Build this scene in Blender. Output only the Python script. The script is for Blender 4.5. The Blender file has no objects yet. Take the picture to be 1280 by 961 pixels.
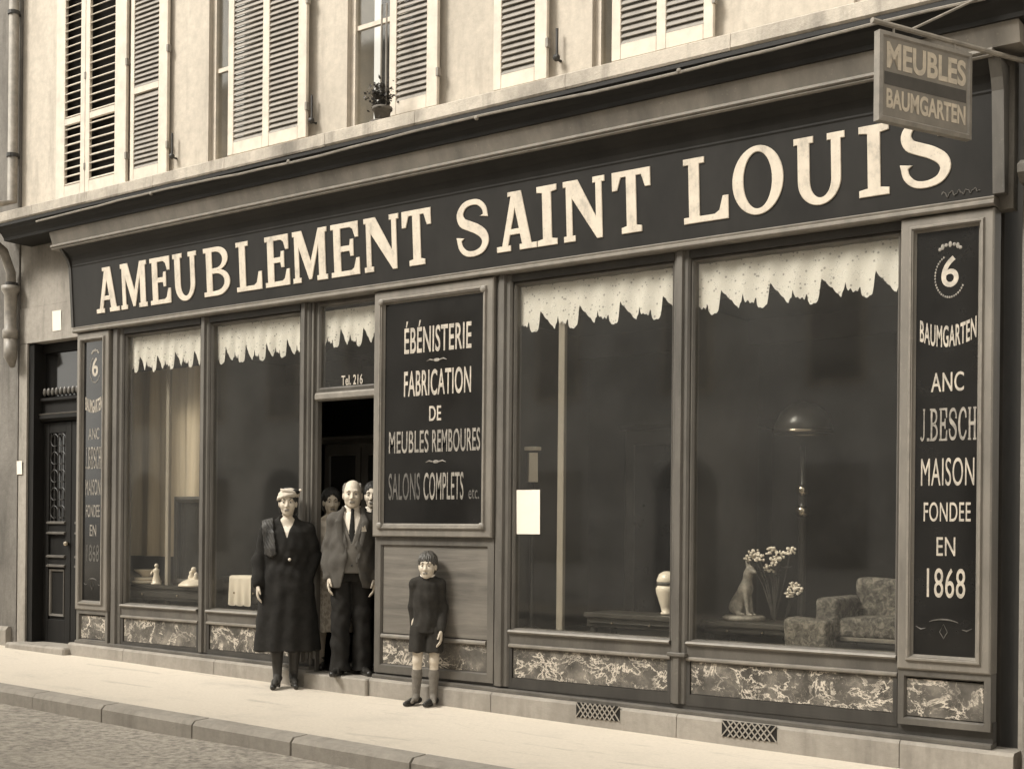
import bpy, bmesh, math, random
import numpy as np
from mathutils import Vector, Matrix
random.seed(7)
S = bpy.context.scene
COL = S.collection
R = math.radians

# ------------------------------------------------------------------ camera, light, exposure
cam = bpy.data.objects.new('camera', bpy.data.cameras.new('camera'))
COL.objects.link(cam)
cam.data.sensor_width = 36.0
cam.data.lens = 45.0
cam.data.shift_y = 0.1434
cam.data.clip_start = 0.05
cam.data.clip_end = 500.0
cam.matrix_world = (Matrix.Translation((0, -8.35, 1.45)) @ Matrix.Rotation(R(36.314), 4, 'Z')
                    @ Matrix.Rotation(R(90), 4, 'X') @ Matrix.Rotation(0.0095, 4, 'Z'))
S.camera = cam

SUN_EL, SUN_AZ = 45.0, -30.0          # azimuth measured from the street side, negative = up the street
wd = bpy.data.worlds.new('World'); S.world = wd; wd.use_nodes = True
nt = wd.node_tree; nt.nodes.clear()
sky = nt.nodes.new('ShaderNodeTexSky'); sky.sky_type = 'NISHITA'; sky.sun_disc = False
sky.sun_elevation = R(SUN_EL); sky.sun_rotation = R(180 - SUN_AZ)
sky.air_density = 1.2; sky.dust_density = 3.0
hs = nt.nodes.new('ShaderNodeHueSaturation'); hs.inputs['Saturation'].default_value = 0.0
tint = nt.nodes.new('ShaderNodeMixRGB'); tint.blend_type = 'MULTIPLY'; tint.inputs[0].default_value = 1.0
tint.inputs[2].default_value = (1.0, 0.96, 0.87, 1)
bg = nt.nodes.new('ShaderNodeBackground'); bg.inputs[1].default_value = 0.13
wo = nt.nodes.new('ShaderNodeOutputWorld')
nt.links.new(sky.outputs[0], hs.inputs['Color']); nt.links.new(hs.outputs[0], tint.inputs[1])
nt.links.new(tint.outputs[0], bg.inputs[0]); nt.links.new(bg.outputs[0], wo.inputs[0])

sd = bpy.data.lights.new('sun', 'SUN'); sd.energy = 1.5; sd.angle = R(16); sd.color = (1.0, 0.955, 0.875)
sun = bpy.data.objects.new('sun', sd); COL.objects.link(sun)
_d = Vector((math.sin(R(SUN_AZ)) * math.cos(R(SUN_EL)), -math.cos(R(SUN_AZ)) * math.cos(R(SUN_EL)), math.sin(R(SUN_EL))))
sun.rotation_euler = _d.to_track_quat('Z', 'Y').to_euler()
sun.location = _d * 30

S.view_settings.view_transform = 'Standard'
S.view_settings.look = 'None'
S.view_settings.gamma = 1.0
S.view_settings.exposure = 1.28
S.render.engine = 'CYCLES'
S.cycles.use_denoising = True
S.cycles.max_bounces = 8
S.cycles.transparent_max_bounces = 16

# ------------------------------------------------------------------ materials
def sep(v, t=1.0):
    """a sepia tone of linear brightness v"""
    t *= .50 + .85 * min(v, .65)          # pale things are creamier than dark ones
    return (v * (1 + .06 * t), v * (1 - .09 * t), v * (1 - .29 * t), 1)

class NT:
    def __init__(self, name):
        self.m = bpy.data.materials.new(name); self.m.use_nodes = True
        self.t = self.m.node_tree; self.n = self.t.nodes; self.l = self.t.links
        self.b = self.n['Principled BSDF']; self.out = self.n['Material Output']
        self.co = None
    def coord(self, scale=(1, 1, 1), rot=(0, 0, 0)):
        if self.co is None: self.co = self.n.new('ShaderNodeTexCoord')
        mp = self.n.new('ShaderNodeMapping'); mp.inputs['Scale'].default_value = scale
        mp.inputs['Rotation'].default_value = rot
        self.l.new(self.co.outputs['Object'], mp.inputs[0]); return mp.outputs[0]
    def noise(self, scale, detail=5, rough=.6, stretch=(1, 1, 1), dist=0.0, rot=(0, 0, 0)):
        x = self.n.new('ShaderNodeTexNoise'); x.inputs['Scale'].default_value = scale
        x.inputs['Detail'].default_value = detail; x.inputs['Roughness'].default_value = rough
        x.inputs['Distortion'].default_value = dist
        self.l.new(self.coord(stretch, rot), x.inputs['Vector']); return x.outputs['Fac']
    def ramp(self, fac, stops):
        r = self.n.new('ShaderNodeValToRGB'); e = r.color_ramp.elements
        while len(e) > 1: e.remove(e[-1])
        e[0].position, e[0].color = stops[0]
        for p, c in stops[1:]:
            q = e.new(p); q.color = c
        self.l.new(fac, r.inputs[0]); return r.outputs[0]
    def mix(self, fac, a, b, mode='MIX'):
        m = self.n.new('ShaderNodeMixRGB'); m.blend_type = mode
        for i, v in ((0, fac), (1, a), (2, b)):
            if isinstance(v, (int, float)): m.inputs[i].default_value = v
            elif isinstance(v, tuple): m.inputs[i].default_value = v
            else: self.l.new(v, m.inputs[i])
        return m.outputs[0]
    def color(self, c):
        if isinstance(c, tuple): self.b.inputs['Base Color'].default_value = c
        else: self.l.new(c, self.b.inputs['Base Color'])
    def bump(self, fac, strength=.3, dist=.01):
        x = self.n.new('ShaderNodeBump'); x.inputs['Strength'].default_value = strength
        x.inputs['Distance'].default_value = dist
        self.l.new(fac, x.inputs['Height']); self.l.new(x.outputs[0], self.b.inputs['Normal'])
    def rough(self, v): self.b.inputs['Roughness'].default_value = v
    def spec(self, v): self.b.inputs['Specular IOR Level'].default_value = v

def simple(name, v, rough=.6, var=.25, scale=6, bump=.15, bscale=60, spec=.4, stretch=(1, 1, 1), t=1.0, speck=0.0):
    k = NT(name)
    n = k.noise(scale, 6, .65, stretch)
    c = k.ramp(n, [(.28, sep(v * (1 - var), t)), (.72, sep(v * (1 + var), t))])
    if speck:
        n3 = k.noise(scale * 9, 3, .7)
        c = k.mix(k.ramp(n3, [(.62, (0, 0, 0, 1)), (.70, (speck, speck, speck, 1))]), c, sep(v * 2.2, t))
    k.color(c); k.rough(rough); k.spec(spec)
    if bump: k.bump(k.noise(bscale, 4, .6, stretch), bump, .004)
    return k.m

MT = {}
MT['paint'] = simple('grey_brown_paint', .11, .45, .36, 4, .2, 30, .4, (1, 1, .3), speck=.22)
MT['paint_mid'] = simple('pale_grey_brown_paint', .185, .45, .32, 4, .2, 30, .4, (1, 1, .3), speck=.25)
MT['paint_dark'] = simple('dark_brown_paint', .045, .5, .3, 5, .12, 30, .4, (1, 1, .3))
MT['paint_pale'] = simple('worn_pale_moulding', .20, .42, .25, 9, .15, 40, .5, speck=.2)
MT['paint_shade'] = simple('black_brown_shade_paint', .014, .6, .3, 5, .1, 30, .3)  # dark crown paint, blackened further to hold the shadow under the ledge
MT['board'] = simple('sign_board_black', .020, .5, .3, 3, .06, 25, .22, (1, 1, .5), 1.0)
MT['glassblack'] = simple('black_sign_glass', .013, .09, .3, 4, .0, 40, .5, t=.6)
k = NT('worn_gold_leaf'); a = k.noise(9, 7, .7, (1, 1, .7)); b = k.noise(45, 4, .7)
c = k.ramp(a, [(.33, sep(.40, .95)), (.45, sep(.56, .85)), (.6, sep(.63, .8))])
c = k.mix(k.ramp(b, [(.60, (0, 0, 0, 1)), (.70, (.5, .5, .5, 1))]), c, sep(.25)); k.color(c); k.rough(.5); k.spec(.35); k.bump(b, .15, .003); MT['gold'] = k.m
MT['gold_small'] = simple('painted_pale_gilt', .42, .5, .35, 20, .0, 40, .4, t=.85)
MT['gold_dull'] = simple('rubbed_dull_gilt', .25, .55, .5, 25, .0, 40, .4, t=.85)
MT['gold_faint'] = simple('faded_gilt', .10, .55, .5, 25, .0, 40, .4, t=.85)
MT['white_paint'] = simple('white_painted_shutter', .56, .6, .16, 7, .15, 40, .3, t=.75)
MT['slat'] = simple('weathered_slat', .25, .65, .2, 8, .1, 40, .3, t=.8)
MT['slat_dark'] = simple('weathered_slat_edge', .50, .65, .2, 8, .1, 40, .3, t=.8)
MT['iron'] = simple('dark_iron', .03, .5, .4, 20, .2, 60, .4)
MT['zinc'] = simple('old_zinc', .22, .5, .35, 10, .15, 40, .5)
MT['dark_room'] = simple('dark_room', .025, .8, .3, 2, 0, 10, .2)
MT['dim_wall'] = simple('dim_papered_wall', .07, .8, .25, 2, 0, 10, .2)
MT['paper'] = simple('white_paper', .78, .8, .04, 8, .1, 40, .2, t=.6)
MT['china'] = simple('white_china', .80, .25, .04, 8, 0, 40, .5, t=.7)
MT['drape'] = simple('tan_drape', .50, .85, .12, 4, .2, 60, .1, (4, 4, .3), 1.1)
MT['batten'] = simple('pale_batten', .30, .5, .12, 6, .1, 40, .4, (1, 1, .2))
MT['darkwood'] = simple('dark_polished_wood', .04, .3, .4, 5, .05, 40, .5, (1, 1, .2))
MT['doorwood'] = simple('nearly_black_door_wood', .012, .65, .4, 5, .08, 40, .2, (1, 1, .2))
MT['petal'] = simple('white_petals', .75, .7, .08, 20, 0, 40, .2, t=.6)
MT['leaf'] = simple('dark_leaves', .06, .6, .4, 20, .1, 40, .3)
MT['terracotta'] = simple('old_pot', .14, .8, .3, 20, .2, 60, .2)
MT['mottled'] = None
MT['skin'] = simple('skin', .55, .55, .05, 30, .0, 60, .3, t=.9)
MT['skin_shade'] = simple('weathered_skin', .38, .6, .06, 30, .0, 60, .3, t=1.0)
MT['lip'] = simple('lips', .20, .5, .05, 30, 0, 60, .3)
MT['eyewhite'] = simple('eye_white', .5, .3, .03, 30, 0, 60, .4, t=.7)
MT['iris'] = simple('dark_iris', .02, .2, .1, 30, 0, 60, .5)
MT['hair_dark'] = simple('dark_hair', .022, .5, .5, 60, .5, 220, .4, (3, 3, .6))
MT['hair_brown'] = simple('brown_hair', .075, .34, .6, 50, .5, 220, .4, (3, 3, .6))
MT['hair_grey'] = simple('grey_hair', .18, .6, .4, 60, .5, 220, .3, (3, 3, .6))
MT['cloth_black'] = simple('black_wool', .022, .9, .3, 12, .25, 160, .15, t=.8)
MT['cloth_suit'] = simple('brown_suit_wool', .085, .9, .14, 14, .25, 180, .15)
MT['cloth_vest'] = simple('worsted_vest', .13, .9, .14, 14, .25, 180, .15)
MT['cloth_white'] = simple('white_cotton', .74, .85, .05, 12, .2, 120, .2, t=.65)
MT['cloth_grey'] = simple('dark_grey_knit', .036, .95, .25, 14, .3, 200, .1)
MT['felt_pale'] = simple('pale_felt', .50, .9, .15, 16, .25, 120, .1, t=.8)
MT['stocking'] = simple('dark_stockings', .05, .6, .2, 14, .0, 120, .3)
MT['sock'] = simple('grey_wool_socks', .17, .9, .2, 30, .3, 150, .1)
MT['leather'] = simple('dark_leather', .025, .35, .4, 20, .1, 80, .5)
MT['fur'] = simple('glossy_fur', .035, .55, .95, 24, .6, 160, .4, (1, 1, .12))

k = NT('patterned_skirt'); n = k.noise(55, 2, .5, (1, 1, .5)); n2 = k.noise(9, 4)
k.color(k.mix(k.ramp(n, [(.44, sep(0, 1)), (.56, sep(1, 0))]), sep(.46, .8), sep(.30, 1))); k.rough(.9); k.spec(.1); MT['print'] = k.m

# plaster walls: stains with shapes of their own
def plaster(name, v, dirt, amt, bump=.25):
    k = NT(name)
    big = k.noise(.9, 8, .7, (1, 1, .45)); fine = k.noise(14, 5, .7); streak = k.noise(3.2, 6, .65, (1.6, 1.6, .22))
    c = k.ramp(fine, [(.3, sep(v * .88, .8)), (.7, sep(v * 1.1, .75))])
    c = k.mix(k.ramp(big, [(.45, (0, 0, 0, 1)), (.72, (amt, amt, amt, 1))]), c, sep(dirt))
    c = k.mix(k.ramp(streak, [(.52, (0, 0, 0, 1)), (.75, (amt * .8,) * 3 + (1,))]), c, sep(dirt * .8))
    k.color(c); k.rough(.9); k.spec(.15); k.bump(k.noise(35, 6, .7), bump, .01); return k.m
MT['plaster'] = plaster('pale_plaster', .50, .24, .55)
MT['plaster_low'] = plaster('stained_plaster', .33, .10, .7, .5)
MT['stone_pale'] = plaster('pale_ledge_stone', .48, .10, .85, .6)
MT['plinth'] = plaster('plinth_stone', .33, .15, .55, .4)
MT['neighbour'] = plaster('neighbour_stone', .20, .07, .8, .6)
MT['opp'] = simple('opposite_grey_plaster', .62, .9, .35, 1.1, 0, 20, .2, (1, 1, .6), t=.1)

k = NT('veined_marble')
v1 = k.noise(4.2, 9, .68, (1, 1, 1.3), .45, (0, .6, 0)); v2 = k.noise(9.5, 9, .7, (1, 1, 1), .6, (0, -.5, 0)); cl = k.noise(5, 5)
vein1 = k.ramp(v1, [(.472, (0, 0, 0, 1)), (.496, (1, 1, 1, 1)), (.518, (0, 0, 0, 1))])
vein2 = k.ramp(v2, [(.488, (0, 0, 0, 1)), (.50, (.6, .6, .6, 1)), (.512, (0, 0, 0, 1))])
base = k.ramp(cl, [(.3, sep(.05)), (.55, sep(.12)), (.75, sep(.26))])
msk = k.ramp(k.noise(3.4, 4, .6), [(.36, (0, 0, 0, 1)), (.52, (1, 1, 1, 1))])
c = k.mix(k.mix(1.0, vein2, msk, 'MULTIPLY'), base, sep(.42)); c = k.mix(k.mix(1.0, vein1, msk, 'MULTIPLY'), c, sep(.72, .7))
k.color(c); k.rough(.22); k.spec(.5); MT['marble'] = k.m

k = NT('grained_panel')
g = k.noise(3.0, 7, .7, (.35, 1, 5), .8); g2 = k.noise(2.2, 4, .5, (.8, 1, 1.6))
c = k.ramp(g, [(.3, sep(.10)), (.55, sep(.16)), (.75, sep(.23))])
c = k.mix(k.ramp(g2, [(.5, (0, 0, 0, 1)), (.8, (.5, .5, .5, 1))]), c, sep(.27))
k.color(c); k.rough(.45); k.spec(.4); k.bump(g, .08, .004); MT['grained'] = k.m

k = NT('pavement_surface')
a = k.noise(1.3, 8, .7); b = k.noise(40, 4, .7); s = k.noise(2.2, 5, .65, (.5, 2.6, 1), .5)
c = k.ramp(b, [(.3, sep(.56, .75)), (.7, sep(.64, .7))])
c = k.mix(k.ramp(a, [(.52, (0, 0, 0, 1)), (.78, (.45, .45, .45, 1))]), c, sep(.38, .7))
c = k.mix(k.ramp(s, [(.60, (0, 0, 0, 1)), (.76, (.6, .6, .6, 1))]), c, sep(.26, .8))
cr_ = k.noise(1.15, 6, .6, (.7, 1.3, 1), 1.2); gt = k.noise(75, 3, .8)
c = k.mix(k.ramp(cr_, [(.498, (0, 0, 0, 1)), (.50, (.16, .16, .16, 1)), (.502, (0, 0, 0, 1))]), c, sep(.25))
c = k.mix(k.ramp(gt, [(.66, (0, 0, 0, 1)), (.74, (.5, .5, .5, 1))]), c, sep(.22))
k.color(c); k.rough(.9); k.spec(.15); k.bump(k.noise(60, 6, .75), .4, .01); MT['pavement'] = k.m

k = NT('road_surface')
a = k.noise(2.2, 9, .75); b = k.noise(16, 5, .7); d = k.noise(1.1, 5, .6, (.4, 1.6, 1))
c = k.ramp(b, [(.35, sep(.20, .85)), (.5, sep(.36, .8)), (.68, sep(.50, .7))])
c = k.mix(k.ramp(a, [(.50, (0, 0, 0, 1)), (.70, (.6, .6, .6, 1))]), c, sep(.17))
c = k.mix(k.ramp(d, [(.52, (0, 0, 0, 1)), (.72, (.5, .5, .5, 1))]), c, sep(.48, .7))
k.color(c); k.rough(.9); k.spec(.15); k.bump(b, .8, .03); MT['road'] = k.m

k = NT('floral_upholstery')
a = k.noise(24, 5, .65, (1, 1, 1), .8)
k.color(k.ramp(a, [(.38, sep(.05)), (.5, sep(.12)), (.64, sep(.24))])); k.rough(.9); k.spec(.1); MT['floral'] = k.m

# lace: threads with holes between them
k = NT('lace_net')
vo = k.n.new('ShaderNodeTexVoronoi'); vo.inputs['Scale'].default_value = 95; vo.feature = 'DISTANCE_TO_EDGE'
k.l.new(k.coord((1, .1, 1)), vo.inputs['Vector'])
fl = k.noise(17, 4, .6, (1, .3, 1), 1.0)
hole = k.ramp(vo.outputs['Distance'], [(.22, (0, 0, 0, 1)), (.30, (1, 1, 1, 1))])
solid = k.ramp(fl, [(.40, (1, 1, 1, 1)), (.50, (0, 0, 0, 1))])
al = k.mix(1.0, hole, solid, 'MULTIPLY')
tr = k.n.new('ShaderNodeBsdfTransparent'); mx = k.n.new('ShaderNodeMixShader')
k.color(k.ramp(fl, [(.35, sep(.88, .2)), (.6, sep(.82, .25))])); k.rough(.9); k.spec(.1)
k.b.inputs['Subsurface Weight'].default_value = 0.0
tl = k.n.new('ShaderNodeBsdfTranslucent'); tl.inputs[0].default_value = sep(.6, .6)
mt_ = k.n.new('ShaderNodeMixShader'); mt_.inputs[0].default_value = .12
k.l.new(k.b.outputs[0], mt_.inputs[1]); k.l.new(tl.outputs[0], mt_.inputs[2])
ve = k.n.new('ShaderNodeTexVoronoi'); ve.inputs['Scale'].default_value = 24
k.l.new(k.coord((1, .05, 1)), ve.inputs['Vector'])
eye = k.ramp(ve.outputs['Distance'], [(.16, (1, 1, 1, 1)), (.24, (0, 0, 0, 1))]); al = k.mix(1.0, al, eye, 'LIGHTEN')
mf = k.n.new('ShaderNodeMath'); mf.operation = 'MULTIPLY'; mf.inputs[1].default_value = .5
k.l.new(al, mf.inputs[0]); k.l.new(mf.outputs[0], mx.inputs[0])
k.l.new(mt_.outputs[0], mx.inputs[1]); k.l.new(tr.outputs[0], mx.inputs[2]); k.l.new(mx.outputs[0], k.out.inputs[0]); MT['lace'] = k.m

# plate glass: clear, with the street reflected in it
k = NT('plate_glass')
tr = k.n.new('ShaderNodeBsdfTransparent'); tr.inputs[0].default_value = (.95, .945, .92, 1)
gl = k.n.new('ShaderNodeBsdfGlossy'); gl.inputs['Roughness'].default_value = .045
fr = k.n.new('ShaderNodeLayerWeight'); fr.inputs[0].default_value = .5
pw = k.n.new('ShaderNodeMath'); pw.operation = 'POWER'; pw.inputs[1].default_value = 5.0
ma = k.n.new('ShaderNodeMath'); ma.operation = 'MULTIPLY_ADD'; ma.inputs[1].default_value = .9; ma.inputs[2].default_value = .052
k.l.new(fr.outputs['Facing'], pw.inputs[0])
df = k.n.new('ShaderNodeBsdfDiffuse'); df.inputs[0].default_value = sep(.5, .1)
dust = k.noise(1.7, 6, .65)
dr = k.ramp(dust, [(.3, (.010, .010, .010, 1)), (.8, (.030, .030, .030, 1))])
mx = k.n.new('ShaderNodeMixShader'); m2 = k.n.new('ShaderNodeMixShader')
k.l.new(pw.outputs[0], ma.inputs[0]); k.l.new(ma.outputs[0], mx.inputs[0])
k.l.new(dr, m2.inputs[0]); k.l.new(tr.outputs[0], m2.inputs[1]); k.l.new(df.outputs[0], m2.inputs[2])
k.l.new(m2.outputs[0], mx.inputs[1]); k.l.new(gl.outputs[0], mx.inputs[2]); k.l.new(mx.outputs[0], k.out.inputs[0])
bp = k.n.new('ShaderNodeBump'); bp.inputs['Strength'].default_value = .05; bp.inputs['Distance'].default_value = .01
k.l.new(k.noise(1.6, 1, .5), bp.inputs['Height']); k.l.new(bp.outputs[0], gl.inputs['Normal']); MT['glass'] = k.m

MT['mirror'] = simple('silvered_glass', .5, .03, .02, 3, 0, 10, .5)
MT['mirror'].node_tree.nodes['Principled BSDF'].inputs['Metallic'].default_value = 1.0
MT['brass'] = simple('polished_brass', .45, .22, .2, 8, 0, 10, .5)
MT['brass'].node_tree.nodes['Principled BSDF'].inputs['Metallic'].default_value = 1.0

# ------------------------------------------------------------------ mesh building
class MB:
    def __init__(self): self.v = []; self.f = []
    def add(self, vs, fs):
        o = len(self.v); self.v += [tuple(p) for p in vs]; self.f += [tuple(i + o for i in q) for q in fs]; return self
    def box(self, x0, x1, y0, y1, z0, z1, bev=0.0, M=None):
        bm = bmesh.new(); bmesh.ops.create_cube(bm, size=1.0)
        for p in bm.verts:
            p.co = Vector(((x0 + x1) / 2 + p.co.x * (x1 - x0), (y0 + y1) / 2 + p.co.y * (y1 - y0), (z0 + z1) / 2 + p.co.z * (z1 - z0)))
        if bev: bmesh.ops.bevel(bm, geom=list(bm.edges), offset=bev, segments=1, affect='EDGES', profile=.5)
        if M is not None: bmesh.ops.transform(bm, matrix=M, verts=bm.verts)
        bm.verts.index_update()
        self.add([p.co for p in bm.verts], [[q.index for q in f.verts] for f in bm.faces]); bm.free(); return self
    def prof(self, pts, x0, x1, dz0=0.0, dz1=0.0):
        """closed (y,z) outline swept along x"""
        n = len(pts)
        vs = [(x0, y, z + dz0) for y, z in pts] + [(x1, y, z + dz1) for y, z in pts]
        fs = [(i, (i + 1) % n, n + (i + 1) % n, n + i) for i in range(n)]
        return self.add(vs, fs + [tuple(range(n))[::-1], tuple(range(n, 2 * n))])
    def frame(self, x0, x1, z0, z1, pts):
        """mitred frame; pts = (inset, y)"""
        vs = []; n = len(pts)
        for cx, cz, sx, sz in ((x0, z0, 1, 1), (x1, z0, -1, 1), (x1, z1, -1, -1), (x0, z1, 1, -1)):
            vs += [(cx + sx * i, y, cz + sz * i) for i, y in pts]
        fs = []
        for s in range(4):
            t = (s + 1) % 4
            fs += [(s * n + i, t * n + i, t * n + i + 1, s * n + i + 1) for i in range(n - 1)]
        return self.add(vs, fs)
    def tube(self, pts, r, seg=10, cap=True):
        pts = [Vector(p) for p in pts]; rs = r if isinstance(r, (list, tuple)) else [r] * len(pts)
        vs = []; fs = []; up = None
        for i, p in enumerate(pts):
            d = (pts[min(i + 1, len(pts) - 1)] - pts[max(i - 1, 0)]).normalized()
            if up is None: up = d.orthogonal().normalized()
            else: up = (up - d * up.dot(d)).normalized()
            w = d.cross(up)
            vs += [p + (up * math.cos(a) + w * math.sin(a)) * rs[i] for a in [2 * math.pi * j / seg for j in range(seg)]]
        for i in range(len(pts) - 1):
            for j in range(seg):
                fs.append((i * seg + j, i * seg + (j + 1) % seg, (i + 1) * seg + (j + 1) % seg, (i + 1) * seg + j))
        if cap: fs += [tuple(range(seg))[::-1], tuple(range((len(pts) - 1) * seg, len(pts) * seg))]
        return self.add(vs, fs)
    def lathe(self, prof, c=(0, 0, 0), seg=28, wob=0.0):
        vs = []; fs = []; n = len(prof)
        for j in range(seg):
            a = 2 * math.pi * j / seg
            for r, z in prof: vs.append((c[0] + r * math.cos(a), c[1] + r * math.sin(a), c[2] + z))
        for j in range(seg):
            for i in range(n - 1): fs.append((j * n + i, ((j + 1) % seg) * n + i, ((j + 1) % seg) * n + i + 1, j * n + i + 1))
        return self.add(vs, fs)
    def ball(self, c, r, seg=10, rings=7):
        r = r if isinstance(r, tuple) else (r, r, r)
        vs = [(c[0], c[1], c[2] - r[2])]; fs = []
        for i in range(1, rings):
            t = math.pi * i / rings
            vs += [(c[0] + r[0] * math.sin(t) * math.cos(2 * math.pi * j / seg), c[1] + r[1] * math.sin(t) * math.sin(2 * math.pi * j / seg), c[2] - r[2] * math.cos(t)) for j in range(seg)]
        vs.append((c[0], c[1], c[2] + r[2])); last = len(vs) - 1
        for j in range(seg):
            fs.append((0, 1 + (j + 1) % seg, 1 + j)); fs.append((last, last - seg + j, last - seg + (j + 1) % seg))
            for i in range(rings - 2):
                a = 1 + i * seg
                fs.append((a + j, a + (j + 1) % seg, a + seg + (j + 1) % seg, a + seg + j))
        return self.add(vs, fs)

WO = {}                         # world origin of every unrotated parent
def link(name, me, mat, parent=None, smooth=False):
    o = bpy.data.objects.new(name, me); COL.objects.link(o)
    if mat is not None: me.materials.append(MT[mat] if isinstance(mat, str) else mat)
    if smooth:
        for p in me.polygons: p.use_smooth = True
    org = Vector((0, 0, 0))
    if parent is not None:
        o.parent = parent; org = WO.get(parent.name, org)
    WO[o.name] = org
    return o
def obj(name, mb, mat, parent=None, smooth=False, base=None):
    """one mesh object; vertices are given in world coordinates"""
    org = WO[parent.name] if parent is not None else Vector(base or (0, 0, 0))
    me = bpy.data.meshes.new(name)
    me.from_pydata([(p[0] - org.x, p[1] - org.y, p[2] - org.z) for p in mb.v], [], mb.f)
    bm = bmesh.new(); bm.from_mesh(me); bmesh.ops.recalc_face_normals(bm, faces=bm.faces); bm.to_mesh(me); bm.free()
    o = link(name, me, mat, parent, smooth)
    if parent is None: o.location = org; WO[o.name] = org.copy()
    return o
def tag(o, label=None, cat=None, group=None, kind=None):
    if label: o['label'] = label
    if cat: o['category'] = cat
    if group: o['group'] = group
    if kind: o['kind'] = kind
    return o
def thing(name, label, cat, loc, group=None):
    o = bpy.data.objects.new(name, None); COL.objects.link(o); o.location = loc; o.empty_display_size = .2
    WO[o.name] = Vector(loc); return tag(o, label, cat, group)
def smooth_by_angle(o, ang=35):
    me = o.data
    for p in me.polygons: p.use_smooth = True
    me.set_sharp_from_angle(angle=R(ang))

# ------------------------------------------------------------------ lettering
def curve_mesh(splines, depth=.004, bev=0.0):
    cu = bpy.data.curves.new('glyph', 'CURVE'); cu.dimensions = '2D'; cu.fill_mode = 'BOTH'
    cu.extrude = depth; cu.bevel_depth = bev; cu.bevel_resolution = 0; cu.offset = -bev
    for pts in splines:
        s = cu.splines.new('POLY'); s.points.add(len(pts) - 1)
        for i, (x, y) in enumerate(pts): s.points[i].co = (x, y, 0, 1)
        s.use_cyclic_u = True
    o = bpy.data.objects.new('glyph', cu); COL.objects.link(o)
    dg = bpy.context.evaluated_depsgraph_get(); dg.update()
    me = o.evaluated_get(dg).to_mesh()
    out = ([tuple(p.co) for p in me.vertices], [tuple(p.vertices) for p in me.polygons])
    o.evaluated_get(dg).to_mesh_clear(); bpy.data.objects.remove(o); bpy.data.curves.remove(cu)
    return out
def font_mesh(txt, weight=0.0, depth=.001, space=1.0):
    cu = bpy.data.curves.new('txt', 'FONT'); cu.body = txt; cu.offset = weight; cu.extrude = depth; cu.space_character = space
    cu.resolution_u = 6
    o = bpy.data.objects.new('txt', cu); COL.objects.link(o)
    dg = bpy.context.evaluated_depsgraph_get(); dg.update()
    me = o.evaluated_get(dg).to_mesh()
    out = ([tuple(p.co) for p in me.vertices], [tuple(p.vertices) for p in me.polygons])
    o.evaluated_get(dg).to_mesh_clear(); bpy.data.objects.remove(o); bpy.data.curves.remove(cu)
    return out
def fit(mesh, x0, x1, z0, z1, y, mb, bend=0.0, capz=None):
    """put flat lettering into the rectangle x0..x1, z0..z1 on the plane y"""
    vs, fs = mesh
    if not vs: return mb
    ax = [p[0] for p in vs]; ay = [p[1] for p in vs]
    a0, a1, b0, b1 = min(ax), max(ax), min(ay), max(ay)
    if capz: b0, b1 = capz
    out = []
    for p in vs:
        u = (p[0] - a0) / (a1 - a0); w = (p[1] - b0) / (b1 - b0)
        out.append((x0 + u * (x1 - x0), y - p[2], z0 + w * (z1 - z0) + bend * (2 * u - 1) ** 2))
    return mb.add(out, [f for f in fs])

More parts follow.
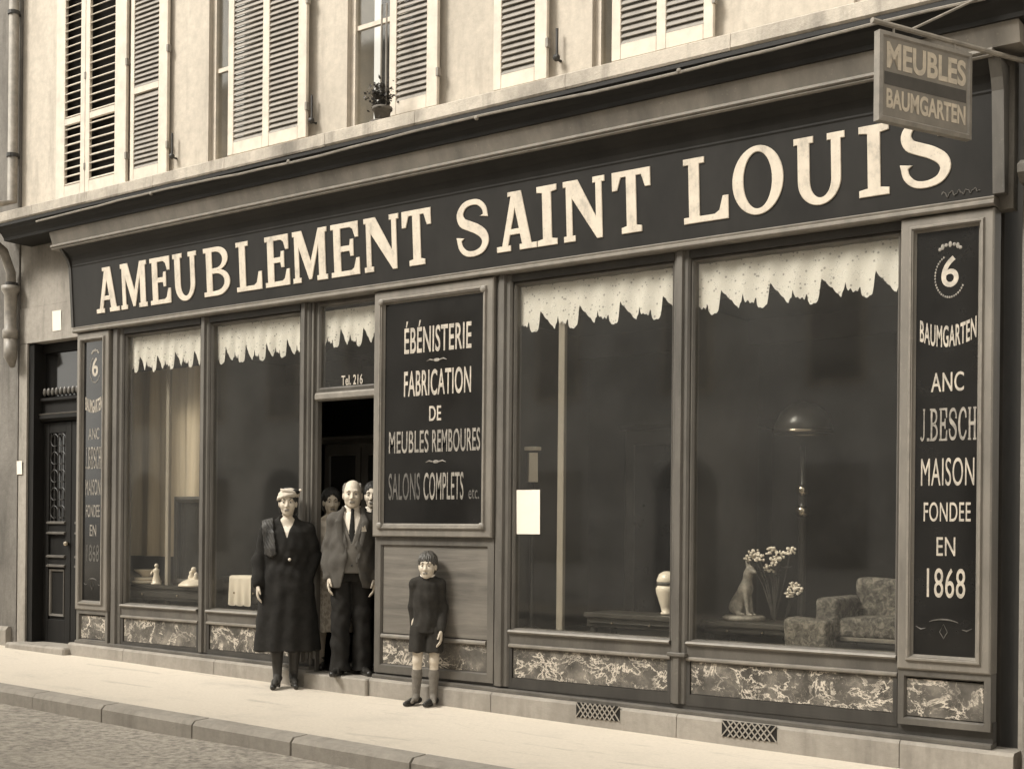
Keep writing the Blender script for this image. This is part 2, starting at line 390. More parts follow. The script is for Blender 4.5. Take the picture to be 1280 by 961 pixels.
SB, ST = .10, .19            # slab and stem weights of the big letters
def arc(cx, cy, rx, ry, a0, a1, n=18):
    return [(cx + rx * math.cos(R(a0 + (a1 - a0) * i / n)), cy + ry * math.sin(R(a0 + (a1 - a0) * i / n))) for i in range(n + 1)]
def glyph(ch, w):
    b, s = SB, ST
    if ch == 'I':
        c = w / 2
        return [[(0, 0), (w, 0), (w, b), (c + s / 2, b + .02), (c + s / 2, 1 - b - .02), (w, 1 - b), (w, 1), (0, 1), (0, 1 - b), (c - s / 2, 1 - b - .02), (c - s / 2, b + .02), (0, b)]]
    if ch == 'L':
        l = .09
        return [[(0, 0), (w, 0), (w, .36), (w - .10, .36), (w - .16, b + .05), (w - .24, b), (l + s, b), (l + s, 1 - b), (l + s + l, 1 - b), (l + s + l, 1), (0, 1), (0, 1 - b), (l, 1 - b), (l, b), (0, b)]]
    if ch == 'E':
        l = .07
        return [[(0, 0), (w, 0), (w, .32), (w - .09, .32), (w - .15, b + .04), (w - .22, b), (l + s, b), (l + s, .46), (w - .26, .46), (w - .24, .36), (w - .15, .36), (w - .15, .68), (w - .24, .68), (w - .26, .57), (l + s, .57), (l + s, 1 - b), (w - .24, 1 - b), (w - .17, 1 - b - .04), (w - .11, .70), (w - .02, .70), (w - .02, 1), (0, 1), (0, 1 - b), (l, 1 - b), (l, b), (0, b)]]
    if ch == 'T':
        c = w / 2
        return [[(c - .19, 0), (c + .19, 0), (c + .19, b), (c + s / 2, b + .02), (c + s / 2, 1 - b), (w - .17, 1 - b), (w - .10, .70), (w, .70), (w, 1), (0, 1), (0, .70), (.10, .70), (.17, 1 - b), (c - s / 2, 1 - b), (c - s / 2, b + .02), (c - .19, b)]]
    if ch == 'H':
        l = .06
        return [[(0, 0), (2 * l + s, 0), (2 * l + s, b), (l + s, b), (l + s, .45), (w - l - s, .45), (w - l - s, b), (w - 2 * l - s, b), (w - 2 * l - s, 0), (w, 0), (w, b), (w - l, b), (w - l, 1 - b), (w, 1 - b), (w, 1), (w - 2 * l - s, 1), (w - 2 * l - s, 1 - b), (w - l - s, 1 - b), (w - l - s, .56), (l + s, .56), (l + s, 1 - b), (2 * l + s, 1 - b), (2 * l + s, 1), (0, 1), (0, 1 - b), (l, 1 - b), (l, b), (0, b)]]
    if ch == 'U':
        l = .06; t = s * .8; yb = .36; cx = w / 2 - .01
        o_l, o_r = l, w - l
        outer = arc((o_l + o_r) / 2, yb, (o_r - o_l) / 2, yb + .01, 180, 360, 22)
        inner = arc((o_l + s + o_r - t) / 2, yb, (o_r - t - o_l - s) / 2, yb - b, 0, -180, 22)
        return [outer + [(o_r, 1 - b), (w, 1 - b), (w, 1), (w - 2 * l - t, 1), (w - 2 * l - t, 1 - b), (o_r - t, 1 - b)] + inner + [(o_l + s, 1 - b), (2 * l + s, 1 - b), (2 * l + s, 1), (0, 1), (0, 1 - b), (o_l, 1 - b)]]
    if ch == 'O':
        return [arc(w / 2, .5, w / 2, .515, 0, 360, 44)[:-1], arc(w / 2, .5, w / 2 - s * .98, .515 - b * .95, 0, -360, 44)[:-1]]
    if ch == 'B':
        l = .08; r1 = w - .05; r2 = w
        up = arc(l + s + .14, .755, r1 - l - s - .14, .245, 90, -90, 14)
        lo = arc(l + s + .14, .27, r2 - l - s - .14, .27, 90, -90, 14)
        out = [(0, 0)] + lo[::-1] + up[::-1] + [(0, 1), (0, 1 - b), (l, 1 - b), (l, b), (0, b)]
        h1 = [(l + s, .57)] + arc(l + s + .10, .735, max(.05, r1 - l - s - .10 - s * .9), .165, -90, 90, 10) + [(l + s, .90)]
        h2 = [(l + s, b)] + arc(l + s + .10, .28, max(.05, r2 - l - s - .10 - s * .9), .175, -90, 90, 10) + [(l + s, .455)]
        return [out, h1[::-1], h2[::-1]]
    if ch == 'A':
        c = w / 2; t1 = .135; t2 = .20; q = .09
        f1 = .31 * w + .04; f2 = .37 * w + .05
        ax0, ax1 = c - .15, c + .13                       # flat apex with a little slab
        def lx(z): return q + (ax0 + .07 - q) * z          # outer left edge
        def rx(z): return (w - q) + (ax1 - .01 - (w - q)) * z
        def li(z): return lx(z) + t1
        def ri(z): return rx(z) - t2
        out = [(0, 0), (f1, 0), (f1, b), (li(b), b), (li(.27), .27), (ri(.27), .27), (ri(b), b), (w - f2, b), (w - f2, 0), (w, 0), (w, b), (rx(b), b), (rx(1), 1), (ax0 - .02, 1), (ax0 - .02, 1 - b * .8), (lx(1 - b), 1 - b * .8), (lx(b), b), (0, b)]
        zt = .37
        xa, xb = li(zt), ri(zt)
        zz = zt + (xb - xa) / ((li(1) - li(0)) - (ri(1) - ri(0)))
        return [out, [(xa, zt), (li(zz * .985), zz * .985), (xb, zt)]]
    if ch == 'M':
        l = .05; t = .13; c = w / 2; d = .21
        return [[(0, 0), (2 * l + t, 0), (2 * l + t, b), (l + t, b), (l + t, .66), (c - .035, .04), (c + .045, .04), (w - l - s, .66), (w - l - s, b), (w - 2 * l - s, b), (w - 2 * l - s, 0), (w, 0), (w, b), (w - l, b), (w - l, 1 - b), (w, 1 - b), (w, 1), (w - l - s + .0, 1), (c + .02, .40), (l + d, 1), (0, 1), (0, 1 - b), (l, 1 - b), (l, b), (0, b)]]
    if ch == 'N':
        l = .055; t = .125; d = .24
        return [[(0, 0), (2 * l + t, 0), (2 * l + t, b), (l + t, b), (l + t, .70), (w - l - .11, 0), (w - l, 0), (w - l, 1 - b), (w, 1 - b), (w, 1), (w - 2 * l - t, 1), (w - 2 * l - t, 1 - b), (w - l - t, 1 - b), (w - l - t, .36), (l + d, 1), (0, 1), (0, 1 - b), (l, 1 - b), (l, b), (0, b)]]
    if ch == 'J':
        l = .06
        cx = w - l - s - .16
        o1 = arc(cx, .22, .16 + s, .22, 0, -150, 14); i1 = arc(cx, .22, .16, .13, -150, 0, 12)
        return [[(w, 1), (w - 2 * l - s, 1), (w - 2 * l - s, 1 - b), (w - l - s, 1 - b)] + i1[::-1] + o1[::-1] + [(w - l, 1 - b), (w, 1 - b)]]
    if ch in 'SC':
        if ch == 'S':
            ctl = [(.90, .70), (.86, .82), (.70, .925), (.48, .945), (.26, .90), (.13, .76), (.20, .62), (.40, .545), (.62, .475), (.82, .37), (.88, .24), (.77, .11), (.54, .055), (.30, .075), (.14, .18), (.09, .31)]
            wd_ = [.10, .10, .10, .10, .12, .15, .17, .175, .175, .17, .15, .12, .10, .10, .10, .10]
        else:
            ctl = [(.90, .68), (.84, .84), (.66, .945), (.46, .94), (.24, .83), (.12, .64), (.10, .48), (.13, .32), (.25, .14), (.46, .055), (.68, .07), (.86, .20), (.92, .30)]
            wd_ = [.10, .12, .11, .11, .14, .17, .18, .17, .14, .11, .11, .11, .08]
        P = []
        m = len(ctl)
        for i in range(m - 1):
            p0, p1, p2, p3 = ctl[max(i - 1, 0)], ctl[i], ctl[i + 1], ctl[min(i + 2, m - 1)]
            for j in range(4):
                t = j / 4
                f_ = lambda a, b_, c_, d_: .5 * (2 * b_ + (c_ - a) * t + (2 * a - 5 * b_ + 4 * c_ - d_) * t * t + (3 * b_ - a - 3 * c_ + d_) * t ** 3)
                P.append((f_(p0[0], p1[0], p2[0], p3[0]) * w, f_(p0[1], p1[1], p2[1], p3[1]), wd_[i] + (wd_[i + 1] - wd_[i]) * t))
        P.append((ctl[-1][0] * w, ctl[-1][1], wd_[-1]))
        L_, R_ = [], []
        for i, (x, y, ww) in enumerate(P):
            a_, b_ = P[max(i - 1, 0)], P[min(i + 1, len(P) - 1)]
            dx, dy = b_[0] - a_[0], b_[1] - a_[1]; q = math.hypot(dx, dy) or 1
            nx, ny = -dy / q, dx / q
            L_.append((x + nx * ww / 2, y + ny * ww / 2)); R_.append((x - nx * ww / 2, y - ny * ww / 2))
        if ch == 'S':   # beaks at both ends
            L_[0] = (w * .86 - .10, .69); R_[0] = (w * .98, .655)
            R_[-1] = (w * .115 + .10, .34); L_[-1] = (0, .37)
        return [L_ + R_[::-1]]
    raise KeyError(ch)
def big_letter(mb, ch, x0, x1, z0, z1, y, bev=.004, depth=.0015):
    h = z1 - z0; w = (x1 - x0) / h
    sp = [[(px * h, pz * h) for px, pz in s] for s in glyph(ch, w)]
    vs, fs = curve_mesh(sp, depth, bev)
    mb.add([(x0 + p[0], y - p[2], z0 + p[1]) for p in vs], fs)

# ------------------------------------------------------------------ setting: street
def pz(x): return .010 - .0175 * (x + 7.5)          # the pavement falls gently towards the right
gr = MB().add([(-260, -260, -1.2), (260, -260, -1.2), (260, 260, -1.2), (-260, 260, -1.2)], [(0, 1, 2, 3)])
tag(obj('ground', gr, 'road'), 'bare ground below the street', kind='structure')
KY = -2.03
def sheet(x0, x1, y0, y1, dz, nx=60, ny=8, wav=0.0):
    mb = MB(); vs = []; fs = []
    for i in range(nx + 1):
        for j in range(ny + 1):
            x = x0 + (x1 - x0) * i / nx; y = y0 + (y1 - y0) * j / ny
            vs.append((x, y, pz(x) + dz + wav * math.sin(x * 2.1 + y * 1.3) * math.sin(y * 1.9 - x * .7)))
    for i in range(nx):
        for j in range(ny):
            a = i * (ny + 1) + j; fs.append((a, a + ny + 1, a + ny + 2, a + 1))
    return mb.add(vs, fs)
tag(obj('pavement', sheet(-40, 20, KY + .16, .10, 0, wav=.004), 'pavement'), 'pale worn pavement in front of the shop', kind='structure')
tag(obj('road', sheet(-40, 20, -9.4, KY + .08, -.135, ny=20, wav=.012), 'road'), 'rough pale street beyond the kerb', kind='structure')
tag(obj('far_pavement', sheet(-40, 20, -11.6, -9.35, -.02, ny=4), 'pavement'), 'pavement across the street', kind='structure')
MT['kerbstone'] = plaster('kerb_stone', .34, .16, .5, .5)
kb = MB(); x = -40.0
while x < 20:
    L = random.choice([.95, 1.0, 1.05, 1.1, .85]); g = .008; dy = random.uniform(-.008, .008)
    a, b_ = x + g, x + L - g
    pts = [(KY + dy, -.30), (KY + dy, -.035), (KY + dy + .03, -.004), (KY + .17, .003), (KY + .17, -.30)]
    kb.prof(pts, a, b_, pz(a), pz(b_)); x += L
tag(obj('kerb', kb, 'kerbstone'), 'pale kerbstones edging the pavement', kind='structure')

# ------------------------------------------------------------------ the house over the shop
XL, XR = -13.05, -2.20
house = thing('town_house', 'pale plastered house with white louvred shutters above the dark furniture shop', 'house', (-7.5, .2, 0))
w = MB()
# upper wall with openings: (x0,x1) holes from z 5.0 to 7.6
holes = [(-12.25, -11.16), (-9.89, -8.80), (-8.02, -6.95), (-5.41, -4.35), (-3.3, -2.9)]
xs = XL
for a, b_ in holes:
    w.box(xs, a, .0, .35, 4.80, 8.2); w.box(a, b_, .0, .35, 7.6, 8.2); w.box(a, b_, .0, .35, 4.80, 4.99); xs = b_
w.box(xs, XR, .0, .35, 4.80, 8.2)
obj('wall', w, 'plaster', house)
# lower left wall round the street door
lw = MB()
lw.box(XL, -12.90, -.012, .35, -.2, 3.50); lw.box(XL, -11.88, -.012, .35, 3.505, 3.90); lw.box(XL, -11.70, -.002, .35, 3.905, 4.795)
obj('lower_wall', lw, 'plaster_low', house)
bk = MB(); bk.box(-11.88, -11.80, .02, .35, 0, 3.5); obj('door_jamb', bk, 'plaster_low', house)
led = MB()
x = XL - .15
while x < XR + .3:
    L = random.uniform(.95, 1.5); e = min(x + L, XR + .35)
    led.prof([(.0, 4.745), (-.445 + random.uniform(-.006, .006), 4.745), (-.455, 4.76), (-.452, 4.855), (-.43, 4.868), (.0, 4.93)], x + .002, e - .002)
    x = e
obj('ledge', led, 'stone_pale', house)
# dark room behind the upstairs openings
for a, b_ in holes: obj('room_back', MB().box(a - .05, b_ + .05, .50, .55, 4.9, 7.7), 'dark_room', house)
# window frames and panes
def upper_window(a, b_):
    f = MB(); f.frame(a, b_, 4.99, 7.6, [(0, .30), (0, .05), (.05, .05), (.05, .09), (.05, .30)])
    c = (a + b_) / 2
    f.box(c - .04, c + .04, .065, .11, 5.04, 7.55)
    for z in (5.95, 6.75):
        f.box(a + .05, c - .04, .07, .105, z - .02, z + .02); f.box(c + .04, b_ - .05, .07, .105, z - .02, z + .02)
    o = obj('window', f, 'white_paint', house)
    obj('pane', MB().box(a + .05, b_ - .05, .084, .090, 5.04, 7.55), 'glass', o)
for a, b_ in holes[1:]: upper_window(a, b_)
obj('shade_backing', MB().box(-12.24, -11.17, .03, .06, 5.0, 7.58), 'dark_room', house)  # dark sheet added behind the louvres, standing in for the room's shade
# shutters: a frame with louvre panels
def shutter(a, b_, y, cols, z0=5.02, z1=7.55, dark=False, mid=5.93, tilt=0.0, rail=.09):
    fr_ = MB(); lo = MB(); th = .035
    xs_ = [a] + [q for c in cols for q in c] + [b_]
    for i in range(0, len(xs_), 2): fr_.box(xs_[i], xs_[i + 1], y - th, y, z0, z1, .004)
    for c0, c1 in cols:
        for (r0, r1) in ((z0, z0 + rail + .03), (mid - .035, mid + .035), (z1 - rail, z1)):
            fr_.box(c0 + .001, c1 - .001, y - th + .001, y - .001, r0, r1, .003)
        for (p0, p1) in ((z0 + rail + .03, mid - .035), (mid + .035, z1 - rail)):
            z = p0 + .02
            st = .085 if dark else .050
            while z < p1 - .02:
                M = Matrix.Translation(((c0 + c1) / 2, y - th / 2, z)) @ Matrix.Rotation(R(38 if dark else 62) + random.uniform(-.04, .04), 4, 'X')
                lo.box(-(c1 - c0) / 2, (c1 - c0) / 2, -(.024 if dark else .030), .024 if dark else .030, -.004, .004, 0, M); z += st
    o = obj('shutter', fr_, 'white_paint', house)
    obj('louvre', lo, 'slat_dark' if dark else 'slat', o)
    for z in (z0 + .28, z0 + 1.25): obj('hinge', MB().box(b_ - .010, b_ + .014, y - th - .008, y - .001, z - .035, z + .035), 'zinc', o)
    return o
shutter(-12.32, -11.80, -.03, [(-12.16, -11.88)], dark=True, mid=5.83)
shutter(-11.795, -11.10, -.03, [(-11.72, -11.29)], dark=True, mid=5.83)
shutter(-11.03, -10.44, -.03, [(-10.97, -10.58)], mid=5.94)
shutter(-9.50, -8.44, -.06, [(-9.42, -9.02), (-8.93, -8.55)], mid=6.6)
shutter(-7.44, -6.90, -.05, [(-7.36, -7.02)], mid=6.6)
shutter(-6.31, -5.78, -.05, [(-6.23, -5.90)], mid=6.6)
shutter(-5.18, -4.32, -.05, [(-5.10, -4.79), (-4.71, -4.40)], mid=6.6)
for x in (-10.36, -8.40, -5.70):
    hk = MB(); hk.tube([(x, -.002, 5.16), (x, -.06, 5.16), (x, -.06, 5.40)], .012, 6); hk.ball((x, -.065, 5.17), .03, 8, 6)
    obj('shutter_hook', hk, 'iron', house)
# pieces of the wall behind the shopfront (dark carcase) and the shop room
rw = MB()
rw.box(-11.80, -2.20, 3.6, 3.75, 0, 4.7)
rw.box(-11.86, -11.74, .36, 3.6, 0, 4.7); rw.box(-2.45, -2.33, .12, 3.6, 0, 4.7)
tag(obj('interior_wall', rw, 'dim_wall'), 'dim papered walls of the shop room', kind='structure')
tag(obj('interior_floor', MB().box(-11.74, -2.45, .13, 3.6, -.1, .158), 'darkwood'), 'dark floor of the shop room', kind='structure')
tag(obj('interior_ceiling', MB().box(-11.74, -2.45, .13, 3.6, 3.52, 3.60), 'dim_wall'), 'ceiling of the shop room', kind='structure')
obj('party_wall', MB().box(-11.86, -2.25, .02, .12, 3.52, 4.74), 'plaster_low', house)

# ------------------------------------------------------------------ shopfront
shop = thing('shopfront', 'dark painted wooden shopfront with plate glass windows over a marble band', 'shopfront', (-7.1, 0, 0))
def post(x0, x1, z0, z1, y=-.055, mat='paint', core=True):
    """upright with a moulded front"""
    c = x1 - x0; m = MB()
    pts = [(x0, .06), (x0, y + .02), (x0 + .012, y + .008), (x0 + c * .22, y + .008), (x0 + c * .28, y - .012), (x0 + c * .62, y - .012), (x0 + c * .68, y + .012), (x1 - .014, y + .012), (x1, y + .03), (x1, .06)]
    n = len(pts); vs = [(a, b_, z0) for a, b_ in pts] + [(a, b_, z1) for a, b_ in pts]
    m.add(vs, [(i, (i + 1) % n, n + (i + 1) % n, n + i) for i in range(n)] + [tuple(range(n)), tuple(range(n, 2 * n))[::-1]])
    return obj('post', m, mat, shop)
ZT = 3.46
post(-11.318, -11.14, .24, 3.52)
post(-9.93, -9.80, .24, 3.52, -.05)
post(-8.545, -8.42, .24, 3.52, -.05); post(-8.418, -8.355, .15, 3.52, -.02)
post(-6.278, -6.13, .20, 3.52, -.06)
post(-4.645, -4.515, .20, 3.52, -.055)
for x in (-4.58,):
    m = MB(); m.box(x - .075, x + .075, -.085, .02, .545, .575, .006); obj('post_collar', m, 'paint', shop)
WIN = [(-11.14, -9.93), (-9.80, -8.545), (-6.13, -4.645), (-4.515, -2.945)]
for i, (a, b_) in enumerate(WIN):
    fr_ = MB()
    fr_.frame(a, b_, .64, ZT, [(0, .05), (0, -.012), (.018, -.022), (.03, -.005), (.035, .05)])
    o = obj('window_frame', fr_, 'paint', shop)
    obj('pane', MB().box(a + .02, b_ - .02, .010, .016, .66, ZT - .02), 'glass', o)
    sl = MB(); sl.prof([(.05, .548), (-.03, .548), (-.036, .625), (-.055, .632), (-.062, .648), (-.05, .656), (-.01, .656), (.05, .66)], a + .001, b_ - .001)
    obj('sill', sl, 'paint', shop)
    bd = MB(); bd.prof([(-.0361, .630), (-.058, .634), (-.068, .646), (-.058, .6585), (-.03, .6605), (-.03, .63)], a + .004, b_ - .004); obj('sill_bead', bd, 'paint_pale', shop)
    ml = MB(); ml.prof([(.04, .515), (-.035, .515), (-.05, .525), (-.05, .538), (-.035, .547), (.04, .547)], a + .001, b_ - .001); obj('bead_moulding', ml, 'paint_pale', shop)
    obj('marble_panel', MB().box(a + .03, b_ - .03, -.022, .03, .275, .512, .003), 'marble', shop)
    mf_ = MB(); mf_.box(a + .001, a + .029, -.035, .03, .25, .514); mf_.box(b_ - .029, b_ - .001, -.035, .03, .25, .514); mf_.box(a + .001, b_ - .001, -.034, .031, .19, .274)
    obj('panel_frame', mf_, 'paint_dark', shop)
    tp = MB(); tp.box(a + .001, b_ - .001, -.04, .05, ZT + .001, 3.52); obj('head_rail', tp, 'paint_dark', shop)
for a, b_, gl_ in ((-11.86, -11.322, 0), (-2.93, -2.335, 0)):
    obj('marble_panel', MB().box(a + .05, b_ - .05, -.045, .03, .27, .515, .003), 'marble', shop)
    m = MB(); m.frame(a, b_, .215, .575, [(0, .05), (0, -.07), (.04, -.07), (.05, -.045), (.051, .03)]); obj('panel_frame', m, 'paint', shop)
# door bay: transom light, threshold, open doorway
tb = MB(); tb.prof([(.06, 2.62), (-.02, 2.62), (-.035, 2.635), (-.035, 2.675), (-.02, 2.692), (.06, 2.692)], -8.354, -7.585); obj('transom_bar', tb, 'paint_pale', shop)
fr_ = MB(); fr_.frame(-8.354, -7.585, 2.693, 3.52, [(0, .05), (0, -.01), (.03, -.018), (.045, 0), (.05, .05)])
o = obj('transom_light', fr_, 'paint', shop); obj('pane', MB().box(-8.33, -7.61, .012, .018, 2.72, 3.49), 'glass', o)
m = MB(); fit(font_mesh('Tel. 216', .012), -8.06, -7.80, 2.745, 2.835, .006, m); obj('lettering', m, 'gold_small', o)
jb = MB(); jb.box(-7.615, -7.586, .061, .12, .16, 2.618); obj('door_jamb', jb, 'paint', shop)
# open door leaf swung into the shop
dl = MB(); dl.box(-7.655, -7.616, .13, .85, .17, 2.60, .004); obj('door', dl, 'darkwood', shop)
# centre bay: lower grained panel and marble
obj('grained_panel', MB().box(-7.50, -6.33, -.03, .05, .56, 1.345, .003), 'grained', shop)
m = MB(); m.frame(-7.583, -6.28, .215, 1.392, [(0, .05), (0, -.05), (.065, -.05), (.078, -.03), (.079, .04)]); obj('panel_frame', m, 'paint', shop)
m = MB(); m.prof([(.04, .515), (-.045, .515), (-.058, .525), (-.058, .54), (-.045, .553), (.04, .553)], -7.505, -6.36); obj('bead_moulding', m, 'paint_pale', shop)
obj('marble_panel', MB().box(-7.50, -6.36, -.03, .05, .295, .513, .003), 'marble', shop)
# plinth of stone blocks
def pt(x): return .165 - .0118 * (x + 7.5)
def pbl(x0, x1, y=-.115): 
    pl = MB().add([(x0, y, pz(x0) - .15), (x1, y, pz(x1) - .15), (x1, y, pt(x1) - .02), (x0, y, pt(x0) - .02), (x0, y + .02, pt(x0)), (x1, y + .02, pt(x1)), (x0, .12, pt(x0)), (x1, .12, pt(x1)), (x0, .12, pz(x0) - .15), (x1, .12, pz(x1) - .15)],
           [(0, 1, 2, 3), (3, 2, 5, 4), (4, 5, 7, 6), (0, 3, 4, 6, 8), (1, 9, 7, 5, 2), (6, 7, 9, 8)])
    obj('plinth', pl, 'plinth', shop)
ex = [-11.95, -11.0, -9.6, -8.36]
for a, b_ in zip(ex, ex[1:]): pbl(a + .003, b_ - .003)
ex = [-7.58, -6.25, -4.55, -2.9, -2.18]
for a, b_ in zip(ex, ex[1:]): pbl(a + .003, b_ - .003)
st = MB(); st.box(-8.355, -7.585, -.15, .129, -.1, .158, .012); obj('door_step', st, 'plinth', shop)
# wooden base rail in front of the marble foot
br = MB()
for a, b_ in ((-11.88, -8.36), (-7.585, -2.33)): br.prof([(.05, pt(a) + .002), (-.075, pt(a) + .002), (-.075, pt(a) + .025), (-.06, pt(a) + .034), (.05, pt(a) + .034)], a, b_, 0, pt(b_) - pt(a))
obj('base_rail', br, 'paint', shop)
for a, b_ in ((-11.88, -8.36), (-7.585, -2.33)):
    vs = [(x, y, z) for x in (a, b_) for y, z in ((-.028, pt(x) + .03), (.045, pt(x) + .03), (.045, .27), (-.028, .27))]
    obj('base_board', MB().add(vs, [(0, 1, 2, 3), (4, 7, 6, 5), (0, 4, 5, 1), (1, 5, 6, 2), (2, 6, 7, 3), (3, 7, 4, 0)]), 'paint_dark', shop)
# cornice above the sign: crown, frieze and the thin pipe along it
cr = MB(); cr.prof([(.0, 4.742), (-.440, 4.742), (-.440, 4.712), (-.425, 4.706), (-.405, 4.675), (-.37, 4.645), (-.345, 4.61), (-.338, 4.582), (.0, 4.582)], XL + .2, XR + .1)
obj('crown_moulding', cr, 'paint_shade', shop)
fz = MB(); fz.prof([(.0, 4.580), (-.318, 4.580), (-.272, 4.452), (.0, 4.452)], -12.05, XR + .06); obj('frieze', fz, 'paint_mid', shop)
tm = MB(); tm.prof([(.0, 4.450), (-.285, 4.450), (-.297, 4.440), (-.297, 4.428), (-.278, 4.418), (-.284, 4.408), (-.274, 4.398), (.0, 4.398)], -12.06, -2.30); obj('top_moulding', tm, 'paint_pale', shop)
bm_ = MB(); bm_.prof([(.0, 3.523), (-.115, 3.523), (-.128, 3.535), (-.128, 3.552), (-.112, 3.562), (-.118, 3.575), (-.105, 3.584), (.0, 3.584)], -11.90, -2.33); obj('bottom_moulding', bm_, 'paint_pale', shop)
cable = MB(); pts = []
x = -12.1
while x < -2.3: pts.append((x, -.436, 4.690 + .012 * math.sin(x * 1.7) + random.uniform(-.004, .004))); x += .35
cable.tube(pts, .011, 6)
for x in (-10.2, -8.3, -6.2, -4.4): cable.ball((x, -.436, 4.690), .02, 8, 5)
tag(obj('cable', cable, 'zinc'), 'thin pale cable clipped along the dark cornice under the stone ledge', 'cable')

# ------------------------------------------------------------------ the big sign
sign = thing('shop_sign', 'long dark fascia board reading AMEUBLEMENT SAINT LOUIS in big gilt slab letters', 'sign', (-7.1, -.12, 3.59))
bp_ = [(-.100, 3.586), (-.140, 4.215), (-.146, 4.228), (-.146, 4.240), (-.158, 4.28), (-.180, 4.325), (-.215, 4.36), (-.262, 4.396), (-.03, 4.396), (-.03, 3.586)]
obj('board', MB().prof(bp_, -11.90, -2.335), 'board', sign)
rb = MB(); rb.prof([(-.135, 3.587), (-.175, 4.215), (-.20, 4.29), (-.262, 4.394), (-.05, 4.394), (-.05, 3.587)], -2.334, -2.262); obj('end_cap', rb, 'paint', sign)
lb = MB(); lb.prof([(-.11, 3.587), (-.150, 4.215), (-.18, 4.29), (-.266, 4.394), (-.05, 4.394), (-.05, 3.587)], -11.94, -11.901); obj('end_cap', lb, 'paint_dark', sign)
WORDS = [[('A', -11.49, -11.10), ('M', -11.075, -10.65), ('E', -10.60, -10.28), ('U', -10.245, -9.885), ('B', -9.785, -9.41), ('L', -9.32, -8.97), ('E', -8.925, -8.60), ('M', -8.56, -8.12), ('E', -8.075, -7.73), ('N', -7.675, -7.27), ('T', -7.235, -6.91)],
         [('S', -6.644, -6.303), ('A', -6.230, -5.835), ('I', -5.828, -5.637), ('N', -5.578, -5.197), ('T', -5.133, -4.799)],
         [('L', -4.525, -4.165), ('O', -4.134, -3.744), ('U', -3.668, -3.301), ('I', -3.206, -2.999), ('S', -2.930, -2.593)]]
tl_ = math.atan2(.04, .629)
for wds in WORDS:
    m = MB()
    for ch, a, b_ in wds: big_letter(m, ch, a, b_, 3.69, 4.155, 0.0)
    m.v = [(p[0], -.1095 + (p[1] - .001) - (p[2] - 3.69) * math.tan(tl_), p[2]) for p in m.v]
    obj('lettering', m, 'gold', sign)
m = MB()   # the sign painter's small faint signature
sx = -2.66; q = []
for i in range(60):
    t = i / 59; q.append((sx + .24 * t, -.106, 3.635 + .018 * math.sin(t * 31) * (1 - .5 * t) + .006 * math.sin(t * 73)))
m.tube(q, .0035, 4); obj('signature', m, 'gold_faint', sign)

# ------------------------------------------------------------------ painted panels
def panel(name, label, x0, x1, z0, z1, fw, y=-.09):
    t = thing(name, label, 'sign', ((x0 + x1) / 2, y, z0))
    f = MB(); f.frame(x0, x1, z0, z1, [(0, .06), (0, y + .008), (.010, y), (fw * .55, y), (fw * .62, y - .012), (fw * .85, y - .010), (fw * .9, y + .01), (fw, y + .022), (fw, .05)])
    obj('frame', f, 'paint_mid', t)
    bd = MB(); bd.frame(x0 + fw * .6, x1 - fw * .6, z0 + fw * .6, z1 - fw * .6, [(.0, y - .008), (.004, y - .019), (.016, y - .019), (.022, y - .006)]); obj('frame_bead', bd, 'paint_pale', t)
    obj('glass_plate', MB().box(x0 + fw - .005, x1 - fw + .005, y + .024, y + .034, z0 + fw - .005, z1 - fw + .005), 'glassblack', t)
    return t, y + .0225
def words(t, yy, rows):
    for txt, x0, x1, z0, z1, mat, wgt, kind, bend in rows:
        m = MB()
        if kind == 'slab':
            wid = {'.': .25, 'J': .65}
            tot = sum(wid.get(c, 1) for c in txt) + .18 * (len(txt) - 1); u = (x1 - x0) / tot; x = x0
            for c in txt:
                wc = wid.get(c, 1) * u
                if c == '.': m.box(x + .004, x + .02, yy - .002, yy - .0005, z0, z0 + .02)
                else: thin_letter(m, c, x, x + wc, z0, z1, yy)
                x += wc + .18 * u
        else:
            if mat == 'mix':     # gilding rubbed away here and there: letters in two tones
                pass
            fit(font_mesh(txt, wgt, .001, 1.06), x0, x1, z0, z1, yy, m, bend)
        obj('lettering', m, mat, t)
def thin_letter(m, ch, x0, x1, z0, z1, y):
    """a condensed slab letter: drawn wide, then squeezed"""
    global SB, ST
    a, b_ = SB, ST; SB, ST = .06, .15
    h = z1 - z0; g = glyph(ch, .72); w = max(p[0] for q in g for p in q); f = (x1 - x0) / w
    vs, fs = curve_mesh([[(px * f, pz_ * h) for px, pz_ in q] for q in g], .001, 0)
    m.add([(x0 + p[0], y - .001 - p[2], z0 + p[1]) for p in vs], fs)
    SB, ST = a, b_
def six_badge(t, yy, cx, mat='gold_small', rs=1.0):
    m = MB(); fit(font_mesh('6', .012), cx - .055 * rs, cx + .055 * rs, 3.045, 3.245, yy, m); obj('lettering', m, mat, t)
    o = MB(); n = 26
    for i in range(n):
        a = R(115 + 215 * i / (n - 1)); o.ball((cx + .095 * rs * math.cos(a), yy - .001, 3.115 + .135 * math.sin(a)), (.006, .002, .008), 6, 4)
    for i in range(7):
        a = R(150 - 120 * i / 6); o.ball((cx + .075 * rs * math.cos(a), yy - .001, 3.265 + .055 * math.sin(a)), (.012, .003, .012 + .008 * (i % 2)), 7, 5)
    obj('ornament', o, 'gold_dull', t)
